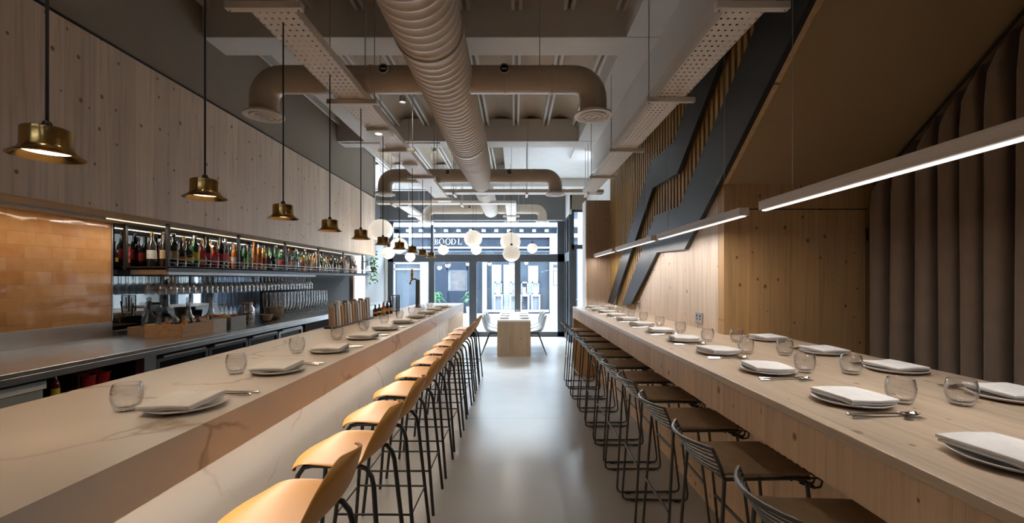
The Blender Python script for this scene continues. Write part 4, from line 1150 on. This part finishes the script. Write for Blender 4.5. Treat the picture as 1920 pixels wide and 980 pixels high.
# ------------------------------------------------------------------ things on the worktop
def crate(x0, x1, y0, y1, z, h, m, label):
    r = root('crate', label, 'crate', ((x0 + x1) / 2, (y0 + y1) / 2, z)); t = .012
    mb = MB(); mb.box(x0, x1, y0, y1, z, z + t); sub(mb, 'bottom', m, r)
    for a in ((x0, x0 + t, y0, y1), (x1 - t, x1, y0, y1), (x0 + t, x1 - t, y0, y0 + t), (x0 + t, x1 - t, y1 - t, y1)):
        sub(MB().box(*a, z + t, z + h), 'side', m, r, bevel=.002)
    return r
WZ = 1.0605
crate(-3.1, -2.78, 3.60, 3.97, WZ, .11, M['crate'], 'orange-brown wooden crate of small bottles on the steel worktop')
crate(-3.12, -2.80, 4.0, 4.18, WZ, .115, M['ceramic'], 'beige crate of garnishes next to the wooden crate on the worktop')
crate(-3.14, -2.78, 4.21, 4.45, WZ, .12, M['greyplastic'], 'pale grey crate of fruit on the worktop, nearest the orange jar')
crate(-3.40, -3.16, 3.77, 4.1, WZ, .07, M['pillar_wood'], 'low dark wooden tray against the mirror behind the wooden crate')
k = 0
mini = [('squat', 'dark', 'cream', 'gold'), ('squat', 'amber', 'cream', 'gold'), ('squat', 'dark', 'white', 'steel'), ('round', 'dark', 'cream', 'black')]
spots_ = []
for a in range(2):
    for b in range(4): spots_.append((-3.03 + a * .15, 3.655 + b * .086))
for (x, y) in spots_:
    q = mini[k % 4]; bottle(*q, x, y, WZ + .0125, f"small {q[1]} bottle with {q[3]} cap in the wooden crate, {nth(k)} from its near corner", 'small bottles in the wooden crate', .60); k += 1
fr0 = None
FRUIT = [(-3.07, 4.275, 'orange', 'orange'), (-2.97, 4.38, 'orange', 'orange'), (-2.97, 4.275, 'red', 'apple'), (-2.86, 4.38, 'red', 'apple'), (-2.86, 4.275, 'yellow', 'lemon'), (-3.07, 4.38, 'yellow', 'lemon')]
for k, (x, y, c_, nm) in enumerate(FRUIT):
    m_ = {'orange': M['orange'], 'red': LC['red'], 'yellow': LC['yellow']}[c_]
    r = root(nm, f"{c_} {nm} in the pale grey crate, {'nearer the camera' if k % 2 == 0 else 'further from the camera'}", 'fruit', (x, y, WZ + .012), 'fruit in the pale grey crate')
    R = .038
    MB().lathe([(.001, .012 - .004), (.02, .008), (R * .85, R * .45), (R, R), (R * .85, R * 1.6), (R * .4, R * 1.95), (.006, R * 1.9)], 16).build('flesh', m_, r, smooth=60, loc=(0, 0, .05))
    MB().tube([(0, 0, R * 1.88), (.003, 0, R * 2.1)], .0025, 6).build('stalk', M['crate'], r, loc=(0, 0, .05))
for k, (x, y) in enumerate([(-3.06, 4.055), (-2.95, 4.12), (-2.87, 4.055), (-3.06, 4.13)]):
    q = [('squat', 'dark', 'white', 'black'), ('squat', 'amber', 'orange', 'gold'), ('round', 'dark', 'cream', 'gold'), ('squat', 'red', 'cream', 'black')][k]
    bottle(*q, x, y, WZ + .0125, f"small {blab(q, '')} standing in the beige crate", 'small bottles in the beige crate', .55)
# jar of oranges
jr = root('glass_jar', 'glass jar full of oranges on the steel worktop', 'jar', (-2.98, 4.78, WZ))
MB().lathe([(.001, 0), (.075, 0), (.08, .01), (.08, .16), (.06, .19), (.06, .21), (.058, .21), (.058, .19), (.077, .16), (.077, .013), (.001, .01)], 28).build('jar_body', M['thin'], jr, smooth=50)
MB().lathe([(.001, .21), (.062, .21), (.062, .235), (.001, .235)], 24).build('lid', M['crate'], jr, smooth=50)
for k, (x, y, z) in enumerate([(-.032, -.025, .045), (.035, -.01, .045), (0, .034, .05), (.0, -.005, .108)]):
    o = MB().sphere((0, 0, 0), .033, 16, 10).build('orange', M['orange'], smooth=180); o.location = (-2.98 + x, 4.78 + y, WZ + z)
    tag(o, 'whole orange inside the glass jar' + (', topmost' if k == 3 else ', ' + ('nearest the camera', 'nearest the aisle', 'furthest from the camera')[k]), 'fruit', 'oranges in the glass jar')
def bowl(x, y, R, h, m, label):
    r = tag(MB().lathe([(.001, 0), (R * .5, 0), (R * .85, h * .35), (R, h), (R * .95, h), (R * .8, h * .4), (R * .45, h * .08), (.001, h * .08)], 28, (0, 0, 0)).build('bowl', m, smooth=60), label, 'bowl'); r.location = (x, y, WZ); return r
bowl(-2.9, 5.02, .07, .085, M['bread'], 'rough tan stoneware bowl next to the orange jar on the worktop')
bowl(-2.95, 5.28, .11, .15, M['bread'], 'larger rough beige stoneware bowl before the champagne glasses')
bowl(-3.2, 5.1, .08, .13, M['ceramic'], 'small grey bowl against the mirror behind the orange jar')
# decanters
def decanter(x, y, label):
    r = root('decanter', label, 'decanter', (x, y, WZ))
    MB().lathe([(.001, 0), (.06, 0), (.075, .03), (.07, .08), (.03, .14), (.018, .2), (.022, .27), (.02, .27), (.016, .2), (.027, .14), (.067, .08), (.072, .03), (.001, .006)], 24).build('vessel', M['thin'], r, smooth=60)
    MB().sphere((0, 0, .29), .022, 14, 8).build('stopper', M['thin'], r, smooth=180)
decanter(-3.3, 4.35, 'clear glass decanter with ball stopper behind the grey crate'); decanter(-3.25, 4.6, 'clear glass decanter with ball stopper between the grey crate and the orange jar')
# corkscrew tools: black cocktail strainer stand
tl = root('cocktail_tool_stand', 'black wire stand of bar tools next to the pale grey crate', 'tool stand', (-2.86, 4.58, WZ))
mb = MB()
for x in (-.05, .05):
    for y in (-.05, .05): mb.tube([(x, y, 0), (x, y, .12)], .003, 6)
for z in (.02, .07, .12): mb.tube([(-.05, -.05, z), (.05, -.05, z), (.05, .05, z), (-.05, .05, z)], .003, 6, closed=True)
mb.build('wire_basket', M['black'], tl)
mb = MB(); mb.tube([(-.03, .02, .003), (-.05, .03, .24)], .005, 6); mb.tube([(.02, .0, .003), (.04, -.02, .26)], .005, 6); mb.build('tongs', M['black'], tl)

# shelf contents under the worktop
def shelf_bottle(y, q, lab): bottle(*q, -2.80, y, .8005, lab, 'bottles on the open steel shelf', .58)
shelf_bottle(2.62, ('tall', 'red', 'yellow', 'black'), 'red bottle with yellow label on the open shelf under the worktop')
shelf_bottle(2.50, ('tall', 'dark', None, 'black'), 'dark bottle without label on the open shelf under the worktop')
for k in range(4):
    r = root('plastic_cup', f"translucent red cup on the open steel shelf, {('nearest the camera', 'second', 'third', 'nearest the bottle fridge')[k]}", 'cup', (-2.76 - (k % 2) * .1, 2.78 + .05 * k, .8005), 'red cups on the open shelf')
    MB().lathe([(.001, 0), (.03, 0), (.04, .13), (.038, .13), (.028, .005), (.001, .004)], 18).build('cup_body', GC['red'], r, smooth=50)
    MB().lathe([(.038, .128), (.042, .128), (.042, .133), (.038, .133)], 18).build('rim', LC['red'], r, smooth=50)
def box_tray(x, y, z, sx, sy, h, m, label, rz=0):
    r = root('storage_tray', label, 'tray', (x, y, z), None, rz)
    MB().box(-sx, sx, -sy, sy, 0, .006).build('bottom', m, r)
    mb = MB(); t = .004
    mb.box(-sx, -sx + t, -sy, sy, .006, h); mb.box(sx - t, sx, -sy, sy, .006, h); mb.box(-sx + t, sx - t, -sy, -sy + t, .006, h); mb.box(-sx + t, sx - t, sy - t, sy, .006, h)
    mb.build('rim', m, r)
box_tray(-2.86, 2.30, .8005, .16, .16, .12, M['greyplastic'], 'grey plastic tub on the open steel shelf under the worktop')
box_tray(-2.86, 2.30, .925, .17, .17, .045, M['white'], 'shallow white tray stacked on the grey plastic tub')
box_tray(-2.84, 1.80, .8005, .15, .14, .09, M['alu'], 'metal tray of loose tools on the open steel shelf')
for k in range(5):
    r = root('ice_scoop', f"steel bar scoop in the metal tray, {nth(k)} from its near side", 'scoop', (-2.84, 1.71 + .045 * k, .813), 'steel scoops in the metal tray', 1.5 + .3 * (k % 3))
    MB().lathe([(.001, -.02), (.018, -.015), (.022, 0), (.022, .05), (.020, .05), (.018, -.01), (.001, -.014)], 14, (0, 0, .08), 'x').build('scoop_bowl', M['chrome'], r, smooth=50)
    MB().tube([(-.02, 0, .08), (-.11, 0, .09)], .006, 8).build('handle', M['chrome'], r, smooth=50)

# ------------------------------------------------------------------ things on the marble bar
for k in range(15):
    y = 3.86 + k * .068
    r = root('menu_board', f"slim upright menu board on the marble bar, {nth(k)} of its row", 'menu', (-1.64, y, CT + .0005), 'menu boards stood along the back of the marble bar', random.uniform(-.15, .15))
    r.rotation_euler.x = .12
    MB().box(-.024, .024, -.014, .014, .0, .20 + .02 * ((k * 7) % 3)).build('board', [M['pillar_wood'], M['alu'], M['ceramic'], M['pillar_wood']][k % 4], r, bevel=.002)
    MB().box(-.012, .012, -.015, .015, .185, .215).build('clip', M['alu'], r)
tbx = root('menu_holder', 'low dark rack holding the row of menu boards on the marble bar', 'rack', (-1.64, 4.33, CT + .0005))
mb = MB(); mb.box(-.05, -.04, -.52, .53, 0, .015); mb.box(.04, .05, -.52, .53, 0, .015); mb.box(-.04, .04, -.52, -.51, 0, .015); mb.box(-.04, .04, .52, .53, 0, .015)
mb.build('rack_side', M['black'], tbx)
for k, q in enumerate([('squat', 'dark', 'orange', 'black'), ('tall', 'amber', 'cream', 'black'), ('squat', 'dark', 'yellow', 'gold'), ('tall', 'dark', 'orange', 'black'), ('squat', 'amber', 'orange', 'gold'), ('tall', 'dark', 'cream', 'black'), ('squat', 'dark', 'white', 'steel')]):
    bottle(*q, -1.66 + .08 * (k % 2), 5.12 + k * .075, CT + .0005, f"small {q[1]} bottle with {q[2]} label beside the menu boards, {nth(k)} of seven", 'small bottles beside the menu boards', .55)
lt = root('utensil_holder', 'square glass and metal utensil holder near the far end of the marble bar', 'holder', (-1.66, 5.95, CT + .0005))
mb = MB()
for x in (-.05, .05):
    for y in (-.05, .05): mb.box(x - .005, x + .005, y - .005, y + .005, 0, .22)
mb.box(-.055, .055, -.055, .055, 0, .008); mb.box(-.055, .055, -.055, .055, .215, .225); mb.build('frame', M['black'], lt)
MB().box(-.044, .044, -.044, .044, .01, .21).build('glass_insert', M['thin'], lt)
mb = MB()
for k in range(7): mb.tube([(-.03 + .01 * k, .02 * math.sin(k * 2), .012), (-.034 + .011 * k, .025 * math.sin(k * 2), .19)], .004, 6)
mb.build('straws', M['crate'], lt)
bt = root('beer_tap', 'dark column beer tap with brass handle near the end of the marble bar', 'beer tap', (-1.52, 6.75, CT + .0005))
MB().lathe([(.001, 0), (.055, 0), (.055, .012), (.036, .016), (.034, .40), (.03, .43), (.001, .44)], 24).build('column', M['frame'], bt, smooth=50)
MB().tube([(0, 0, .41), (-.04, 0, .445), (-.09, 0, .44), (-.12, 0, .40), (-.12, 0, .36)], .014, 12).build('spout', M['brass'], bt, smooth=60)
MB().lathe([(.001, .43), (.012, .43), (.02, .50), (.024, .58), (.016, .60), (.001, .605)], 18, (-.09, 0, 0)).build('handle', M['brass'], bt, smooth=60)

# ------------------------------------------------------------------ fittings on the left end wall
ws = root('wall_cupboard', 'white panel cupboard door on the grey wall past the mirror', 'cupboard', (XL, 9.55, 0))
sub(MB().box(XL + .001, XL + .04, 9.28, 9.95, 0.3, 2.2), 'door_panel', M['white'], ws, bevel=.004)
sub(MB().tube([(XL + .04, 9.9, 1.1), (XL + .07, 9.9, 1.1), (XL + .07, 9.9, 1.3), (XL + .04, 9.9, 1.3)], .008), 'handle', M['alu'], ws)
sc = root('wall_bracket_lamp', 'black bracket lamp with pale shade on the grey wall past the mirror', 'wall lamp', (XL + .04, 9.75, 1.9))
sub(MB().box(XL + .041, XL + .065, 9.72, 9.78, 1.75, 2.05), 'back_plate', M['black'], sc)
sub(MB().tube([(XL + .06, 9.75, 1.95), (XL + .16, 9.75, 1.95), (XL + .18, 9.75, 1.85)], .01), 'arm', M['black'], sc)
sub(MB().lathe([(.03, 0), (.07, -.12), (.068, -.12), (.028, 0)], 20, (XL + .18, 9.75, 1.86)), 'lamp_shade', M['white'], sc, smooth=50)
hp = root('hanging_plant', 'trailing green plant in a dark wall pot on the grey wall', 'plant', (XL + .12, 10.25, 1.8))
sub(MB().lathe([(.001, 0), (.06, 0), (.08, .12), (.075, .12), (.001, .1)], 18, (XL + .12, 10.25, 1.72)), 'pot', M['black'], hp, smooth=50)
sub(MB().box(XL + .001, XL + .05, 10.2, 10.3, 1.74, 1.80), 'bracket', M['black'], hp)
mb = MB(); rg = random.Random(5)
for i in range(190):
    a = rg.random() * 6.28; zz = 1.86 + rg.gauss(.08, .11); rr = rg.uniform(.02, .13)
    if rg.random() < .4: zz = rg.uniform(1.45, 1.85); rr = rg.uniform(.07, .11)
    p = Vector((XL + .13 + rr * math.cos(a) * .8, 10.25 + rr * math.sin(a), zz)); s_ = rg.uniform(.04, .075)
    if p.x < XL + .02: continue
    d = Vector((rg.uniform(-1, 1), rg.uniform(-1, 1), rg.uniform(-.9, .5))).normalized() * s_; e = d.cross(Vector((rg.random(), rg.random(), 1))).normalized() * s_ * .4
    q = [p, p + d * .5 + e, p + d, p + d * .5 - e]
    if min(v.x for v in q) < XL + .01: continue
    mb.add(q, [(0, 1, 2, 3)])
sub(mb, 'leaves', M['leaf'], hp)

# wall sockets on the right timber wall
def socket(y, z, lab, w=.045, h=.045):
    r = root('wall_socket', lab, 'socket', (XR, y, z))
    MB().box(-.012, -.001, -w, w, -h, h).build('faceplate', M['alu'], r, bevel=.003)
    mb = MB()
    for a in (-.45, .45):
        mb.box(-.014, -.012, a * w - .01, a * w + .01, -.018, -.006); mb.box(-.016, -.012, a * w - .006, a * w + .006, .008, .026)
    mb.build('outlet', M['black'], r)
socket(3.88, EYE - .345, 'dark steel double socket on the timber wall above the counter', .07, .045)
socket(5.75, EYE - .34, 'small steel socket on the timber wall at the foot of the stair stringer', .04, .05)
